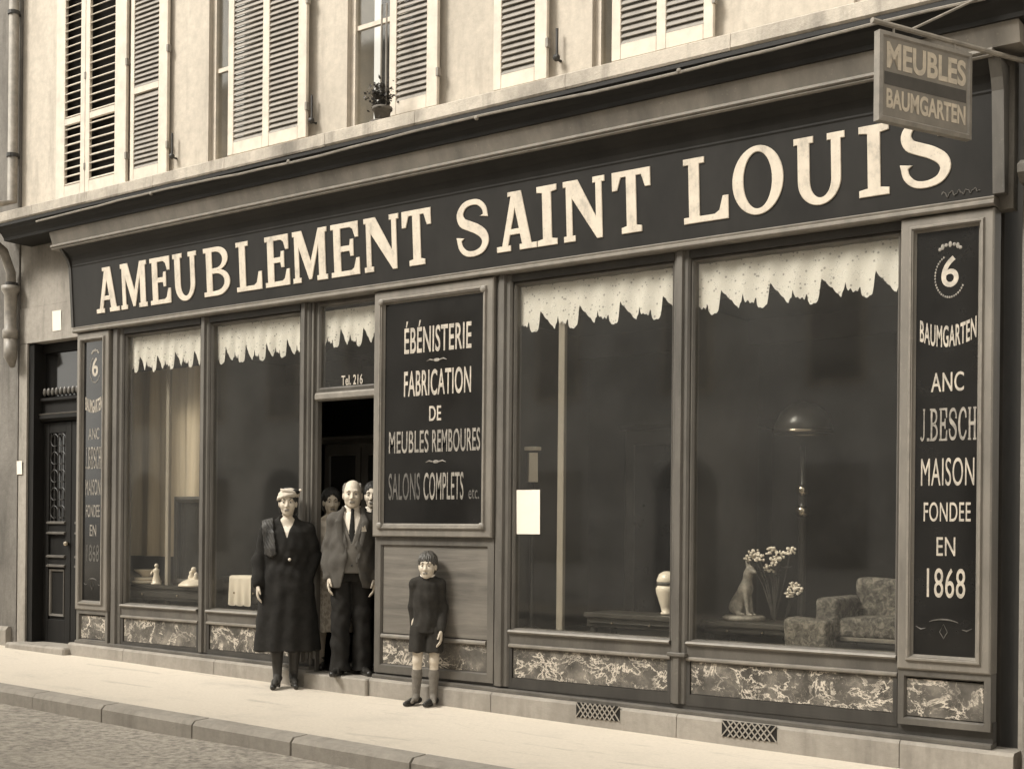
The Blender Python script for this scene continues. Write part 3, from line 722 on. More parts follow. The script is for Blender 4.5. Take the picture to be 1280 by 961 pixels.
def foot_ornament(t, yy, x0, x1):
    cx = (x0 + x1) / 2; hw = (x1 - x0) / 2; m = MB()
    m.tube([(cx + hw * .62 * math.cos(R(a)), yy, .86 + .05 * math.sin(R(a))) for a in range(40, 141, 10)], [.002 + .004 * math.sin(i / 10 * math.pi) for i in range(11)], 5)
    for sg in (-1, 1): m.tube([(cx + sg * hw * .92, yy, .86), (cx + sg * hw * .75, yy, .842), (cx + sg * hw * .60, yy, .85)], [.002, .005, .002], 5)
    m.tube([(cx, yy, .79), (cx - .025, yy, .83), (cx, yy, .88), (cx + .025, yy, .83), (cx, yy, .785)], .003, 4)
    obj('ornament', m, 'gold_faint', t)
t, yy = panel('panel_sign', 'tall narrow black glass panel with gilt 6 and BAUMGARTEN right of the last window', -2.93, -2.335, .577, 3.515, .10)
six_badge(t, yy, -2.615)
c = -2.62
words(t, yy, [('BAUMGARTEN', -2.805, -2.445, 2.66, 2.80, 'gold_small', .016, 'f', .05), ('ANC', -2.73, -2.52, 2.375, 2.50, 'gold_small', .008, 'f', 0), ('J.BESCH', -2.80, -2.44, 2.06, 2.27, 'gold_dull', 0, 'slab', 0), ('MAISON', -2.79, -2.45, 1.77, 1.95, 'gold_small', 0, 'f', 0),
              ('FONDEE', -2.77, -2.47, 1.54, 1.665, 'gold_small', .004, 'f', 0), ('EN', -2.685, -2.565, 1.32, 1.44, 'gold_small', .004, 'f', 0), ('1868', -2.745, -2.50, 1.05, 1.24, 'gold_small', .004, 'f', 0)])
foot_ornament(t, yy, -2.83, -2.44)
t, yy = panel('panel_sign', 'tall narrow black panel with faded gilt 6 beside the dark street door', -11.865, -11.322, .577, 3.515, .10)
six_badge(t, yy, -11.575, 'gold_small', .9)
words(t, yy, [('BAUMGARTEN', -11.735, -11.45, 2.66, 2.80, 'gold_small', .016, 'f', .04), ('ANC', -11.68, -11.49, 2.38, 2.50, 'gold_dull', .008, 'f', 0), ('J.BESCH', -11.725, -11.46, 2.07, 2.30, 'gold_dull', 0, 'slab', 0), ('MAISON', -11.72, -11.465, 1.79, 1.96, 'gold_dull', 0, 'f', 0),
              ('FONDEE', -11.71, -11.475, 1.56, 1.69, 'gold_dull', .004, 'f', 0), ('EN', -11.64, -11.53, 1.36, 1.48, 'gold_dull', .004, 'f', 0), ('1868', -11.69, -11.48, 1.09, 1.27, 'gold_faint', .004, 'f', 0)])
foot_ornament(t, yy, -11.75, -11.43)
t, yy = panel('panel_sign', 'broad black glass panel reading ÉBÉNISTERIE FABRICATION between door and window', -7.583, -6.28, 1.395, 3.515, .115)
words(t, yy, [('ÉBÉNISTERIE', -7.25, -6.52, 2.955, 3.235, 'gold_small', .012, 'f', 0), ('FABRICATION', -7.25, -6.52, 2.59, 2.81, 'gold_small', .012, 'f', 0), ('DE', -6.965, -6.835, 2.375, 2.50, 'gold_small', .012, 'f', 0),
              ('MEUBLES', -7.415, -6.97, 2.11, 2.30, 'gold_dull', .006, 'f', 0), ('REMBOURES', -6.93, -6.42, 2.11, 2.30, 'gold_dull', .010, 'f', 0),
              ('SALONS', -7.415, -7.06, 1.71, 1.94, 'gold_faint', .004, 'f', 0), ('COMPLETS', -7.02, -6.59, 1.71, 1.94, 'gold_dull', .004, 'f', 0), ('etc.', -6.535, -6.425, 1.715, 1.80, 'gold_faint', .004, 'f', 0)])
m = MB()
for z in (2.885, 2.03):
    m.ball((-6.89, yy, z), (.035, .002, .014), 10, 6)
    for sg in (-1, 1): m.tube([(-6.89 + sg * .035, yy, z), (-6.89 + sg * .075, yy, z + .008), (-6.89 + sg * .11, yy, z - .004)], [.006, .007, .002], 5)
obj('ornament', m, 'gold_dull', t)
for x in (-7.49, -6.375):
    for z in (1.49, 3.42): obj('corner_boss', MB().ball((x, -.105, z), (.032, .016, .030), 10, 6), 'paint_pale', t)

# ------------------------------------------------------------------ hanging sign at the right end
hang = thing('hanging_sign', 'small framed double sided sign hanging from the wall over the last letter', 'sign', (0, 0, 0))
hw, h1 = .736, .50
m = MB(); m.box(0, hw, -.016, .016, 0, h1); obj('board', m, simple('faded_sign_paint', .20, .6, .2, 6, .1, 40, .3), hang)
for sgn in (-1, 1):
    f = MB(); f.frame(-.010, hw + .010, -.010, h1 + .010, [(0, 0), (0, sgn * .022), (.024, sgn * .026), (.034, sgn * .0162)]); obj('frame', f, 'paint_pale', hang)
fgm = simple('faded_pale_lettering', .48, .6, .2, 20, 0, 40, .3)
m = MB(); fit(font_mesh('MEUBLES', .03), .05, hw - .04, .30, .455, -.0175, m); fit(font_mesh('BAUMGARTEN', .03), .05, hw - .04, .07, .185, -.0175, m); obj('lettering', m, fgm, hang)
m = MB(); m.box(.034, hw - .034, -.0172, -.0162, .205, .28); obj('band', m, simple('faded_band', .07, .6, .2, 6, .1, 40, .3), hang)
m = MB()
m.tube([(-.05, 0, h1 + .06), (hw + .02, 0, h1 + .06), (hw + .62, 0, h1 + .06)], .016, 8)
for x in (.12, hw - .12): m.tube([(x, 0, h1), (x, 0, h1 + .06)], .008, 6)
m.tube([(hw + .55, 0, h1 + .62), (.25, 0, h1 + .06)], .009, 6)
obj('bracket', m, 'zinc', hang)
hang.location = (-2.69, -1.17, 3.845); hang.rotation_euler = (0, 0, R(65.1))

# ------------------------------------------------------------------ street door on the left
door = thing('street_door', 'dark panelled double street door set deep in the wall left of the shop', 'door', (-12.4, .3, .15))
DY = .14
m = MB(); m.box(-12.93, -11.86, DY + .06, DY + .10, .1, 3.52); m.box(-12.93, -12.80, .012, DY + .06, .1, 3.50); m.box(-11.95, -11.86, DY - .02, DY + .06, .1, 3.50); m.box(-12.799, -11.951, DY - .02, DY + .06, 3.40, 3.50); obj('frame', m, 'doorwood', door)
for a, b_ in ((-12.795, -12.28), (-12.27, -11.955)):
    m = MB()
    m.box(a, a + .10, DY, DY + .05, .16, 2.62, .004); m.box(b_ - .10, b_, DY, DY + .05, .16, 2.62, .004)
    for z0, z1 in ((.16, .42), (1.02, 1.13), (1.38, 1.50), (2.50, 2.62)): m.box(a + .101, b_ - .101, DY + .003, DY + .048, z0, z1, .004)
    m.box(a + .10, b_ - .10, DY + .025, DY + .03, .42, 1.38)
    lf = obj('door_leaf', m, 'doorwood', door)
    m = MB()
    for z in (1.125, 1.385, 1.02, 1.50): m.prof([(DY + .003, z - .018), (DY - .022, z - .010), (DY - .022, z + .006), (DY + .003, z + .016)], a + .09, b_ - .09)
    m.frame(a + .12, b_ - .12, .46, .98, [(0, DY + .02), (0, DY + .002), (.02, DY + .008), (.025, DY + .024)])
    obj('moulding', m, 'paint', lf)
    m = MB(); m.box(a + .10, b_ - .10, DY + .03, DY + .034, 1.50, 2.50); obj('pane', m, 'glassblack', lf)
    m = MB(); wv = b_ - a - .2; cx = (a + b_) / 2
    for x in np.linspace(a + .12, b_ - .12, 5): m.tube([(x, DY + .015, 1.5), (x, DY + .015, 2.5)], .006, 5)
    for i in range(5):
        z = 1.62 + i * .2
        for sg in (-1, 1): m.tube([(cx + sg * (wv * .22) * (1 - math.cos(t_)), DY + .012, z + .07 * math.sin(t_)) for t_ in np.linspace(0, 5.2, 12)], .006, 5)
    obj('grille', m, 'iron', lf)
m = MB(); m.prof([(DY + .05, 2.63), (DY - .03, 2.63), (DY - .07, 2.66), (DY - .07, 2.70), (DY - .02, 2.72), (DY - .02, 2.84), (DY - .06, 2.86), (DY - .06, 2.89), (DY + .05, 2.90)], -12.80, -11.95)
o = obj('transom', m, 'doorwood', door)
m = MB(); m.prof([(DY - .07, 2.702), (DY - .076, 2.712), (DY - .02, 2.724), (DY - .02, 2.71)], -12.79, -11.96)
for i in range(11): m.ball((-12.75 + i * .076, DY - .025, 2.96), (.026, .02, .045), 8, 6)
obj('ornament', m, 'paint', o)
m = MB(); m.box(-12.80, -11.95, DY + .02, DY + .025, 2.91, 3.40); obj('pane', m, 'glassblack', door)
m = MB(); m.ball((-12.315, DY - .03, 1.27), .03, 10, 7); m.tube([(-12.315, DY + .01, 1.27), (-12.315, DY - .03, 1.27)], .012, 8); obj('knob', m, 'brass', door)
m = MB(); m.box(-13.0, -11.90, -.20, .45, -.05, .165, .02); tag(obj('door_step', m, 'plinth'), 'worn stone step below the dark street door', 'step')

# downpipe, neighbours
pipe = thing('downpipe', 'old zinc rainwater downpipe running down the left edge of the house', 'pipe', (-13.1, -.1, 0))
m = MB(); m.tube([(-13.08, -.10, 8.2), (-13.08, -.10, 5.1), (-13.08, -.46, 4.98), (-13.08, -.52, 4.72), (-13.08, -.20, 4.52), (-13.08, -.11, 4.3), (-13.08, -.10, 3.95)], .055, 12); obj('pipe', m, 'zinc', pipe, True)
m = MB(); m.lathe([(.06, 0), (.085, .02), (.085, .10), (.065, .13), (.07, .50), (.10, .55), (.10, .60), (.0, .60)], (-13.08, -.11, 3.55), 14); m.tube([(-13.08, -.11, 3.57), (-13.04, -.13, 3.35), (-13.08, -.08, 3.25)], [.07, .075, .03], 10); obj('pipe_shoe', m, 'zinc', pipe, True)
for z in (7.2, 5.6, 4.15):
    m = MB(); m.lathe([(.058, 0), (.068, 0), (.068, .04), (.058, .04)], (-13.08, -.10, z), 12); m.box(-13.09, -13.07, -.05, .01, z, z + .03)
    obj('clamp', m, 'iron', pipe)
nb = thing('neighbour_house', 'pale rough plastered house wall at the far left edge', 'house', (-17, .2, 0))
m = MB(); m.box(-24, -13.06, -.02, .4, -.3, 8.2); obj('wall', m, 'neighbour', nb)
m = MB()
for x in (-15.0, -17.5, -20): m.box(x - .5, x + .5, -.05, -.021, 5.0, 7.2)
obj('shutter', m, 'slat', nb)
m = MB(); m.prof([(-.018, -.2), (-.09, -.2), (-.09, .28), (-.06, .32), (-.018, .32)], -24, -13.15); obj('plinth', m, 'plinth', nb)
n2 = thing('neighbour_house', 'dark weathered stone house pilaster at the far right edge', 'house', (-1, .2, 0))
m = MB(); m.box(-2.20, 6, .05, .5, -.4, 8.2); obj('wall', m, 'plaster_low', n2)
m = MB()
zz = -.3
for i, hgt in enumerate([.75, .62, .7, .66, .64, .55]):
    m.box(-2.12, -1.55, -.16, .05, zz + .006, zz + hgt - .006, .012); zz += hgt
m.prof([(.05, zz), (-.18, zz), (-.24, zz + .05), (-.24, zz + .10), (-.17, zz + .14), (.05, zz + .14)], -2.16, -1.5)
m.box(-2.12, -1.55, -.10, .05, zz + .145, 4.6, .012)
obj('pilaster', m, 'neighbour', n2)

# notices on the walls, ventilation grilles
def slip(x0, x1, z0, z1, y, label, mat='paper'):
    m = MB(); n = 5; vs = []; fs = []
    for i in range(n + 1):
        for j in range(n + 1):
            u, v = i / n, j / n
            vs.append((x0 + (x1 - x0) * u, y - .004 - .006 * (abs(u - .5) * 2) ** 3 * (v - .3), z0 + (z1 - z0) * v))
    for i in range(n):
        for j in range(n): a = i * (n + 1) + j; fs.append((a, a + n + 1, a + n + 2, a + 1))
    k0 = len(vs); vs += [(p[0], p[1] + .002, p[2]) for p in vs]; fs += [tuple(q + k0 for q in f)[::-1] for f in fs]
    m.add(vs, fs); return tag(obj('paper_notice', m, mat, None, True, ((x0 + x1) / 2, y, z0)), label, 'notice')
slip(-12.42, -12.26, 3.60, 3.82, -.013, 'small white paper notice stuck on the stained wall above the street door')
slip(-13.06, -12.96, 2.04, 2.19, -.021, 'small white paper slip pasted on the wall beside the street door jamb')
slip(-6.095, -5.865, 1.43, 1.785, .008, 'white paper notice stuck inside the shop window right of the boy')
def vent(x0, x1, label):
    z0, z1 = pz((x0 + x1) / 2) + .062, pz((x0 + x1) / 2) + .175
    t = thing('vent_grille', label, 'grille', ((x0 + x1) / 2, -.12, z0), 'iron vent grilles in the stone plinth')
    obj('backing', MB().box(x0, x1, -.120, -.1155, z0, z1), 'cloth_black', t)
    m = MB(); n = 9; st_ = (x1 - x0) / n
    for i in range(-2, n + 2):
        for sg in (1, -1):
            xa = x0 + i * st_ + (0 if sg > 0 else st_ * 2); xb = xa + sg * st_ * 2
            za, zb = z0, z1
            if min(xa, xb) < x0 - .001 or max(xa, xb) > x1 + .001: continue
            m.tube([(xa, -.123, za), (xb, -.123, zb)], .0055, 5)
    obj('lattice', m, 'plinth', t)
vent(-5.42, -5.03, 'iron lattice vent grille in the plinth under the boy side window')
vent(-4.18, -3.76, 'iron lattice vent grille in the plinth under the flower window')

# ------------------------------------------------------------------ lace valances behind the glass
MOT = [(0, .95), (.02, .88), (.10, .68), (.20, .46), (.30, .22), (.36, .10), (.39, .30), (.42, .34), (.445, .66), (.47, .42), (.50, .30), (.54, .36), (.58, .24), (.62, .30), (.655, .22), (.68, .40), (.70, .44), (.72, .14), (.76, .02), (.82, 0.0), (.89, .03), (.94, .12), (.965, .40), (.985, .80), (1.0, .95)]
def lace(x0, x1, per, ph, label, y=.045, zt=3.44, zb=3.05, amp=.18):
    n = int((x1 - x0) / .0035); rows = 12; vs = []; fs = []
    mu = [q[0] for q in MOT]; mv = [q[1] for q in MOT]
    for i in range(n + 1):
        x = x0 + (x1 - x0) * i / n; u = ((x - x0) / per + ph) % 1.0
        b_ = zb + amp * float(np.interp(u, mu, mv)) + .006 * math.sin(x * 9) + .009 * (1 - abs(math.sin(x * 70)))
        for j in range(rows + 1):
            v = j / rows; z = zt + (b_ - zt) * v
            vs.append((x, y + .006 * math.sin(x * 2 * math.pi / per * 2 + .6) * (.35 + v) + .004 * math.sin(x * 31 + v * 2), z))
    for i in range(n):
        for j in range(rows): a = i * (rows + 1) + j; fs.append((a, a + rows + 1, a + rows + 2, a + 1))
    m = MB().add(vs, fs); o = obj('lace_valance', m, 'lace', None, True, ((x0 + x1) / 2, y, zt)); tag(o, label, 'curtain', 'white lace valances behind the shop glass'); return o
lace(-11.11, -9.96, .285, .55, 'white scalloped lace valance in the leftmost window above the tan drape')
lace(-9.77, -8.575, .285, .62, 'white scalloped lace valance in the window behind the standing woman')
lace(-8.32, -7.62, .285, .30, 'short white lace valance in the small light over the shop door', zb=3.09)
lace(-6.10, -4.67, .375, .48, 'white scalloped lace valance in the window with the paper notice')
lace(-4.49, -2.97, .385, .50, 'white scalloped lace valance in the window with the armchair')
rd = MB()
for a, b_ in WIN: rd.tube([(a + .04, .045, 3.442), (b_ - .04, .045, 3.442)], .008, 6)
obj('curtain_rod', rd, 'brass', shop)

# ------------------------------------------------------------------ inside the windows
for a, b_ in WIN:
    if a == -9.80: b_ -= .30
    a0_ = -11.73 if a < -11 else a - .05
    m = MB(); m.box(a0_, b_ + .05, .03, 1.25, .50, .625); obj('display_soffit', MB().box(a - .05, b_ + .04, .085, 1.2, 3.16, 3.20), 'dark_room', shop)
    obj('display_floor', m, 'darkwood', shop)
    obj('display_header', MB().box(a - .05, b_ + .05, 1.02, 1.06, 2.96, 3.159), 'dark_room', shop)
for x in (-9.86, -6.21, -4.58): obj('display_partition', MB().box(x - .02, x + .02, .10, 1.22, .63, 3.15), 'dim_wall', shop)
# drapes
def drape(x0, x1, z0, z1, y, per, label, amp=.035):
    n = int((x1 - x0) / .012); vs = []; fs = []; rows = 10
    for i in range(n + 1):
        x = x0 + (x1 - x0) * i / n
        for j in range(rows + 1):
            v = j / rows
            yy = y + amp * (math.sin(2 * math.pi * x / per + .8 * math.sin(x * 5)) + .35 * math.sin(2 * math.pi * x / per * 2.3)) * (.5 + .5 * v)
            vs.append((x, yy, z1 + (z0 - z1) * v))
    for i in range(n):
        for j in range(rows): a = i * (rows + 1) + j; fs.append((a, a + rows + 1, a + rows + 2, a + 1))
    return tag(obj('drape', MB().add(vs, fs), 'drape', None, True, ((x0 + x1) / 2, y, z0)), label, 'curtain')
drape(-11.66, -10.36, 1.15, 3.14, .44, .34, 'tan drape hanging behind the glass of the leftmost window')
m = MB(); m.box(-10.83, -10.78, .27, .31, .627, 3.14, .004); tag(obj('display_pole', m, 'batten'), 'thin pale upright batten in front of the tan drape', 'pole')
m = MB(); m.box(-5.74, -5.68, .06, .10, .627, 3.14, .004); tag(obj('display_pole', m, 'batten'), 'thin pale upright batten beside the white paper notice', 'pole')
def chest(name, x0, x1, y0, y1, z0, z1, label, cat, mat='darkwood', nd=3):
    t = thing(name, label, cat, ((x0 + x1) / 2, (y0 + y1) / 2, z0))
    m = MB(); m.box(x0, x1, y0, y1, z0 + .08, z1 - .04, .006); m.box(x0 - .02, x1 + .02, y0 - .02, y1, z1 - .039, z1, .006)
    obj('body', m, mat, t)
    for i in range(nd):
        a = z0 + .11 + (z1 - z0 - .17) * i / nd; b_ = z0 + .10 + (z1 - z0 - .17) * (i + 1) / nd
        d_ = obj('drawer', MB().box(x0 + .03, x1 - .03, y0 - .018, y0 - .001, a, b_, .004), mat, t)
        k_ = MB()
        for u in (.3, .7): k_.ball((x0 + (x1 - x0) * u, y0 - .03, (a + b_) / 2), .012, 8, 6)
        obj('knob', k_, 'brass', d_)
    m = MB()
    for x in (x0 + .04, x1 - .04):
        for y in (y0 + .04, y1 - .04): m.box(x - .02, x + .02, y - .02, y + .02, z0, z0 + .079)
    obj('feet', m, mat, t)
    return t
chest('low_chest', -11.42, -10.02, .15, .52, .627, .86, 'low dark chest with drawers under the white figurines', 'chest', nd=1)
# tall dark mirror cabinet standing on the low chest
t = thing('dressing_mirror', 'tall dark dressing mirror standing before the tan drape', 'mirror', (-10.5, .38, .862))
m = MB(); m.frame(-10.80, -10.20, .864, 1.78, [(0, .42), (0, .36), (.03, .345), (.06, .36), (.06, .42)]); obj('frame', m, 'darkwood', t); obj('mirror_glass', MB().box(-10.75, -10.25, .385, .39, .90, 1.74), 'glassblack', t)
# ornaments
t = thing('serving_dish', 'shallow white covered dish on stacked trays in the leftmost window', 'dish', (-11.16, .30, .862))
m = MB(); m.lathe([(.0, 0), (.15, .0), (.16, .012), (.16, .03), (.14, .034), (0, .034)], (-11.16, .30, .862), 24); m.lathe([(.0, .0), (.12, .0), (.13, .012), (.13, .03), (0, .034)], (-11.16, .30, .898), 24); obj('tray', m, 'china', t, True)
m = MB(); m.lathe([(.0, .001), (.05, .001), (.06, .02), (.13, .07), (.135, .08), (.125, .08), (.0, .04)], (-11.16, .30, .932), 24); obj('bowl', m, 'china', t, True)
def figurine(c, h, label, wide=1.0):
    m = MB(); x, y, z = c
    m.lathe([(0, 0), (.055 * wide, 0), (.055 * wide, .015), (.045 * wide, .02), (.04 * wide, .06), (.026, .5 * h), (.032, .62 * h), (.03, .72 * h), (.012, .79 * h), (.012, .81 * h), (.021, .85 * h), (.023, .91 * h), (.015, .97 * h), (0, h)], c, 18)
    m.tube([(x - .03, y, z + .7 * h), (x - .055, y - .02, z + .55 * h), (x - .03, y - .045, z + .48 * h)], [.012, .01, .009], 7)
    return tag(obj('figurine', m, 'china', None, True, c), label, 'figurine')
figurine((-10.90, .22, .862), .22, 'slim white china figurine of a standing lady beside the dish')
t = thing('figurine_group', 'white china figure group on a spreading base beside the mullion', 'figurine', (-10.31, .24, .862))
m = MB(); m.lathe([(0, 0), (.17, 0), (.165, .02), (.12, .055), (.05, .085), (0, .09)], (-10.31, .24, .862), 22)
for dx, hh in ((-.035, .10), (.04, .085)): m.lathe([(0, 0), (.03, 0), (.035, .3 * hh), (.02, .6 * hh), (.025, .8 * hh), (0, hh)], (-10.31 + dx, .22, .925), 12)
m.ball((-10.32, .23, 1.03), .03, 10, 7); obj('figures', m, 'china', t, True)
# white cloth over a dark stand, in the window behind the woman
chest('washstand', -9.80, -9.12, .16, .55, .627, .985, 'dark washstand with a white cloth over its edge', 'washstand', nd=1)
vs = []; fs = []; nx, nz = 26, 16
for i in range(nx + 1):
    for j in range(nz + 1):
        u, v = i / nx, j / nz; s_ = v * .52
        if s_ < .18: y, z = .305 - s_, .995
        else: y, z = .122 - .014 * math.sin(u * 19 + .5) * (s_ - .18) * 3, .995 - (s_ - .18) * .82
        vs.append((-9.66 + .31 * u + .03 * (v - .5) * (u - .5), y, z - .018 * abs(math.sin(u * 9.4)) * v ** 4))
for i in range(nx):
    for j in range(nz): a = i * (nz + 1) + j; fs.append((a, a + nz + 1, a + nz + 2, a + 1))
tag(obj('white_cloth', MB().add(vs, fs), 'cloth_white', None, True, (-9.5, .2, .99)), 'white fringed cloth hanging over the washstand edge beside the woman', 'cloth')
# vase on a low dark table, third window
chest('low_table', -5.50, -4.66, .14, .52, .627, .82, 'low dark table carrying the white vase', 'table', nd=1)
t = thing('vase', 'white lidded china vase on the low table beside the mullion', 'vase', (-4.87, .30, .82))
m = MB(); m.lathe([(0, 0), (.045, 0), (.05, .015), (.04, .02), (.05, .06), (.085, .17), (.088, .20), (.075, .225), (0, .225)], (-4.87, .30, .822), 26); obj('body', m, 'china', t, True)
m = MB(); m.lathe([(.075, .227), (.083, .232), (.080, .25), (.0, .25)], (-4.87, .30, .822), 26); obj('band', m, 'gold_faint', t, True)
m = MB(); m.lathe([(.08, .252), (.082, .265), (.065, .31), (.03, .332), (0, .335)], (-4.87, .30, .822), 26); obj('lid', m, 'china', t, True)
# small lamp above the notice
t = thing('table_lamp', 'small pale lamp with a square shade behind the paper notice', 'lamp', (-6.13, .27, .627))
m = MB(); m.lathe([(0, 0), (.09, 0), (.09, .02), (.02, .05), (.018, .9), (.05, 1.0), (.03, 1.1), (.018, 1.22), (0, 1.22)], (-6.13, .27, .628), 16); obj('stand', m, 'darkwood', t, True)
m = MB(); m.lathe([(.055, 0), (.05, .24), (.048, .24), (.053, 0)], (-6.13, .27, 1.86), 4); obj('lamp_shade', m, 'paper', t)
m = MB(); m.box(-6.19, -6.07, .23, .31, 2.12, 2.15, .004); obj('cap', m, 'paper', t)
# wardrobe at the back of the third window, sideboard mirror in the fourth
def wardrobe(x0, x1, y0, y1, z0, z1, label):
    t = thing('wardrobe', label, 'wardrobe', ((x0 + x1) / 2, (y0 + y1) / 2, z0))
    m = MB(); m.box(x0, x1, y0, y1, z0, z1, .01); m.prof([(y1, z1), (y0 - .01, z1), (y0 - .05, z1 + .04), (y0 - .05, z1 + .07), (y1, z1 + .07)], x0 - .04, x1 + .04); obj('body', m, 'darkwood', t)
    c = (x0 + x1) / 2
    for a, b_ in ((x0 + .03, c - .008), (c + .008, x1 - .03)):
        m = MB(); m.frame(a, b_, z0 + .12, z1 - .05, [(0, y0), (0, y0 - .02), (.07, y0 - .02), (.08, y0 - .008), (.081, y0)]); d_ = obj('door', m, 'darkwood', t)
        obj('panel', MB().box(a + .08, b_ - .08, y0 - .006, y0 - .002, z0 + .2, z1 - .13), 'glassblack', d_)
    return t
wardrobe(-5.9, -4.72, 1.35, 1.85, .160, 2.35, 'dark two door wardrobe deep in the shop behind the vase')
wardrobe(-9.6, -8.5, 1.35, 1.85, .160, 2.35, 'dark two door wardrobe deep in the shop behind the woman')
# fourth window: bust vase with flowers, round mirror, column lamp, armchair, pouffe
chest('pedestal_table', -4.50, -3.80, .20, .66, .627, .80, 'low dark pedestal table under the animal figure', 'table', nd=1)
t = thing('animal_sculpture', 'seated hound sculpture on an oval base holding up white flowers', 'sculpture', (-4.28, .40, .80))
m = MB(); m.lathe([(0, 0), (.15, 0), (.16, .015), (.16, .03), (.14, .04), (0, .04)], (-4.27, .40, .801), 24); obj('base', m, 'gold_dull', t, True)
# ------------------------------------------------------------------ distance-field modelling for bodies
class Sdf:
    def __init__(s, lo, hi, vox):
        s.lo = np.array(lo, float); s.v = vox
        s.n = np.maximum(4, np.ceil((np.array(hi, float) - s.lo) / vox).astype(int) + 1)
        s.ax = [s.lo[i] + vox * np.arange(s.n[i]) for i in range(3)]
        s.D = np.full(tuple(s.n), .3, np.float32)
    def _sl(s, lo, hi):
        q = []
        for i in range(3):
            a = int(max(0, math.floor((lo[i] - s.lo[i]) / s.v))); b = int(min(s.n[i], math.ceil((hi[i] - s.lo[i]) / s.v) + 1))
            if b <= a: return None
            q.append(slice(a, b))
        return tuple(q)
    def _grid(s, sl): return np.meshgrid(*[s.ax[i][sl[i]] for i in range(3)], indexing='ij', sparse=True)
    def put(s, prim, k=.012, op='u'):
        fn, lo, hi = prim; pad = .045 + k
        sl = s._sl([q - pad for q in lo], [q + pad for q in hi])
        if sl is None: return s
        d = fn(*s._grid(sl)).astype(np.float32); D = s.D[sl]
        if op == 'u':
            h = np.clip(.5 + .5 * (d - D) / k, 0, 1); s.D[sl] = d * (1 - h) + D * h - k * h * (1 - h)
        else:
            d = -d; h = np.clip(.5 - .5 * (d - D) / k, 0, 1); s.D[sl] = d * (1 - h) + D * h + k * h * (1 - h)
        return s
    def clip(s, fn):
        g = np.meshgrid(*s.ax, indexing='ij', sparse=True); s.D = np.maximum(s.D, fn(*g).astype(np.float32)); return s
    def mesh(s):
        D = s.D; D[0] = D[-1] = .3; D[:, 0] = D[:, -1] = .3; D[:, :, 0] = D[:, :, -1] = .3
        ins = D < 0; nx, ny, nz = D.shape
        cnt = np.zeros((nx - 1, ny - 1, nz - 1), np.uint8)
        for a in (0, 1):
            for b in (0, 1):
                for c in (0, 1): cnt += ins[a:nx - 1 + a, b:ny - 1 + b, c:nz - 1 + c]
        I, J, K = np.nonzero((cnt > 0) & (cnt < 8))
        idx = -np.ones(cnt.shape, np.int64); idx[I, J, K] = np.arange(len(I))
        acc = np.zeros((len(I), 3)); num = np.zeros(len(I))
        cor = [(a, b, c) for a in (0, 1) for b in (0, 1) for c in (0, 1)]
        val = {q: D[I + q[0], J + q[1], K + q[2]].astype(float) for q in cor}
        for q in cor:
            for ax in range(3):
                if q[ax]: continue
                r = list(q); r[ax] = 1; r = tuple(r)
                va, vb = val[q], val[r]; m = (va < 0) != (vb < 0)
                t = np.where(m, va / np.where(m, va - vb, 1), 0)
                p = np.repeat(np.array(q, float)[None], len(I), 0); p[:, ax] += t
                acc += p * m[:, None]; num += m
        P = np.stack([I, J, K], 1) + acc / num[:, None]
        V = s.lo + P * s.v; F = []
        for ax in range(3):
            o1, o2 = [(1, 2), (2, 0), (0, 1)][ax]
            A = ins[tuple(slice(0, -1) if i == ax else slice(1, -1) for i in range(3))]
            B = ins[tuple(slice(1, None) if i == ax else slice(1, -1) for i in range(3))]
            for flip in (0, 1):
                m = np.nonzero((A & ~B) if not flip else (~A & B)); base = np.stack(m, 1)
                for i in range(3):
                    if i != ax: base[:, i] += 1
                q = []
                for da, db in ((-1, -1), (0, -1), (0, 0), (-1, 0)):
                    c = base.copy(); c[:, o1] += da; c[:, o2] += db; q.append(idx[c[:, 0], c[:, 1], c[:, 2]])
                q = np.stack(q, 1); F.append(q if not flip else q[:, ::-1])
        return V, np.concatenate(F)

def vrot(g, o, M):
    X, Y, Z = g[0] - o[0], g[1] - o[1], g[2] - o[2]
    return [M[i][0] * X + M[i][1] * Y + M[i][2] * Z for i in range(3)]
def cap(a, b, ra, rb=None, flat=None):
    """tapered capsule; flat = (axis vector, factor) squeezes the section along that axis"""
    rb = ra if rb is None else rb; a = np.array(a, float); b = np.array(b, float)
    def fn(X, Y, Z):
        px, py, pz_ = X - a[0], Y - a[1], Z - a[2]; ba = b - a; L2 = max(1e-9, ba @ ba)
        h = np.clip((px * ba[0] + py * ba[1] + pz_ * ba[2]) / L2, 0, 1)
        qx, qy, qz = px - ba[0] * h, py - ba[1] * h, pz_ - ba[2] * h
        if flat is not None:
            ax, k = flat; e = (qx * ax[0] + qy * ax[1] + qz * ax[2]) * (1 / k - 1)
            qx, qy, qz = qx + ax[0] * e, qy + ax[1] * e, qz + ax[2] * e
        return np.sqrt(qx ** 2 + qy ** 2 + qz ** 2) - (ra + (rb - ra) * h)
    r = max(ra, rb); return fn, np.minimum(a, b) - r, np.maximum(a, b) + r
def ell(c, r, rot=None):
    c = np.array(c, float); r = np.array(r, float); M = np.array(rot.to_3x3().inverted()) if rot is not None else np.eye(3)
    def fn(X, Y, Z):
        x, y, z = vrot((X, Y, Z), c, M)
        k0 = np.sqrt((x / r[0]) ** 2 + (y / r[1]) ** 2 + (z / r[2]) ** 2)
        return (k0 - 1) * np.minimum(k0 * min(r) + 1e-6, max(r)) if False else (k0 - 1) * min(r) * (.5 + .5 * np.clip(k0, 0, 1)) 
    m = max(r); return fn, c - m, c + m
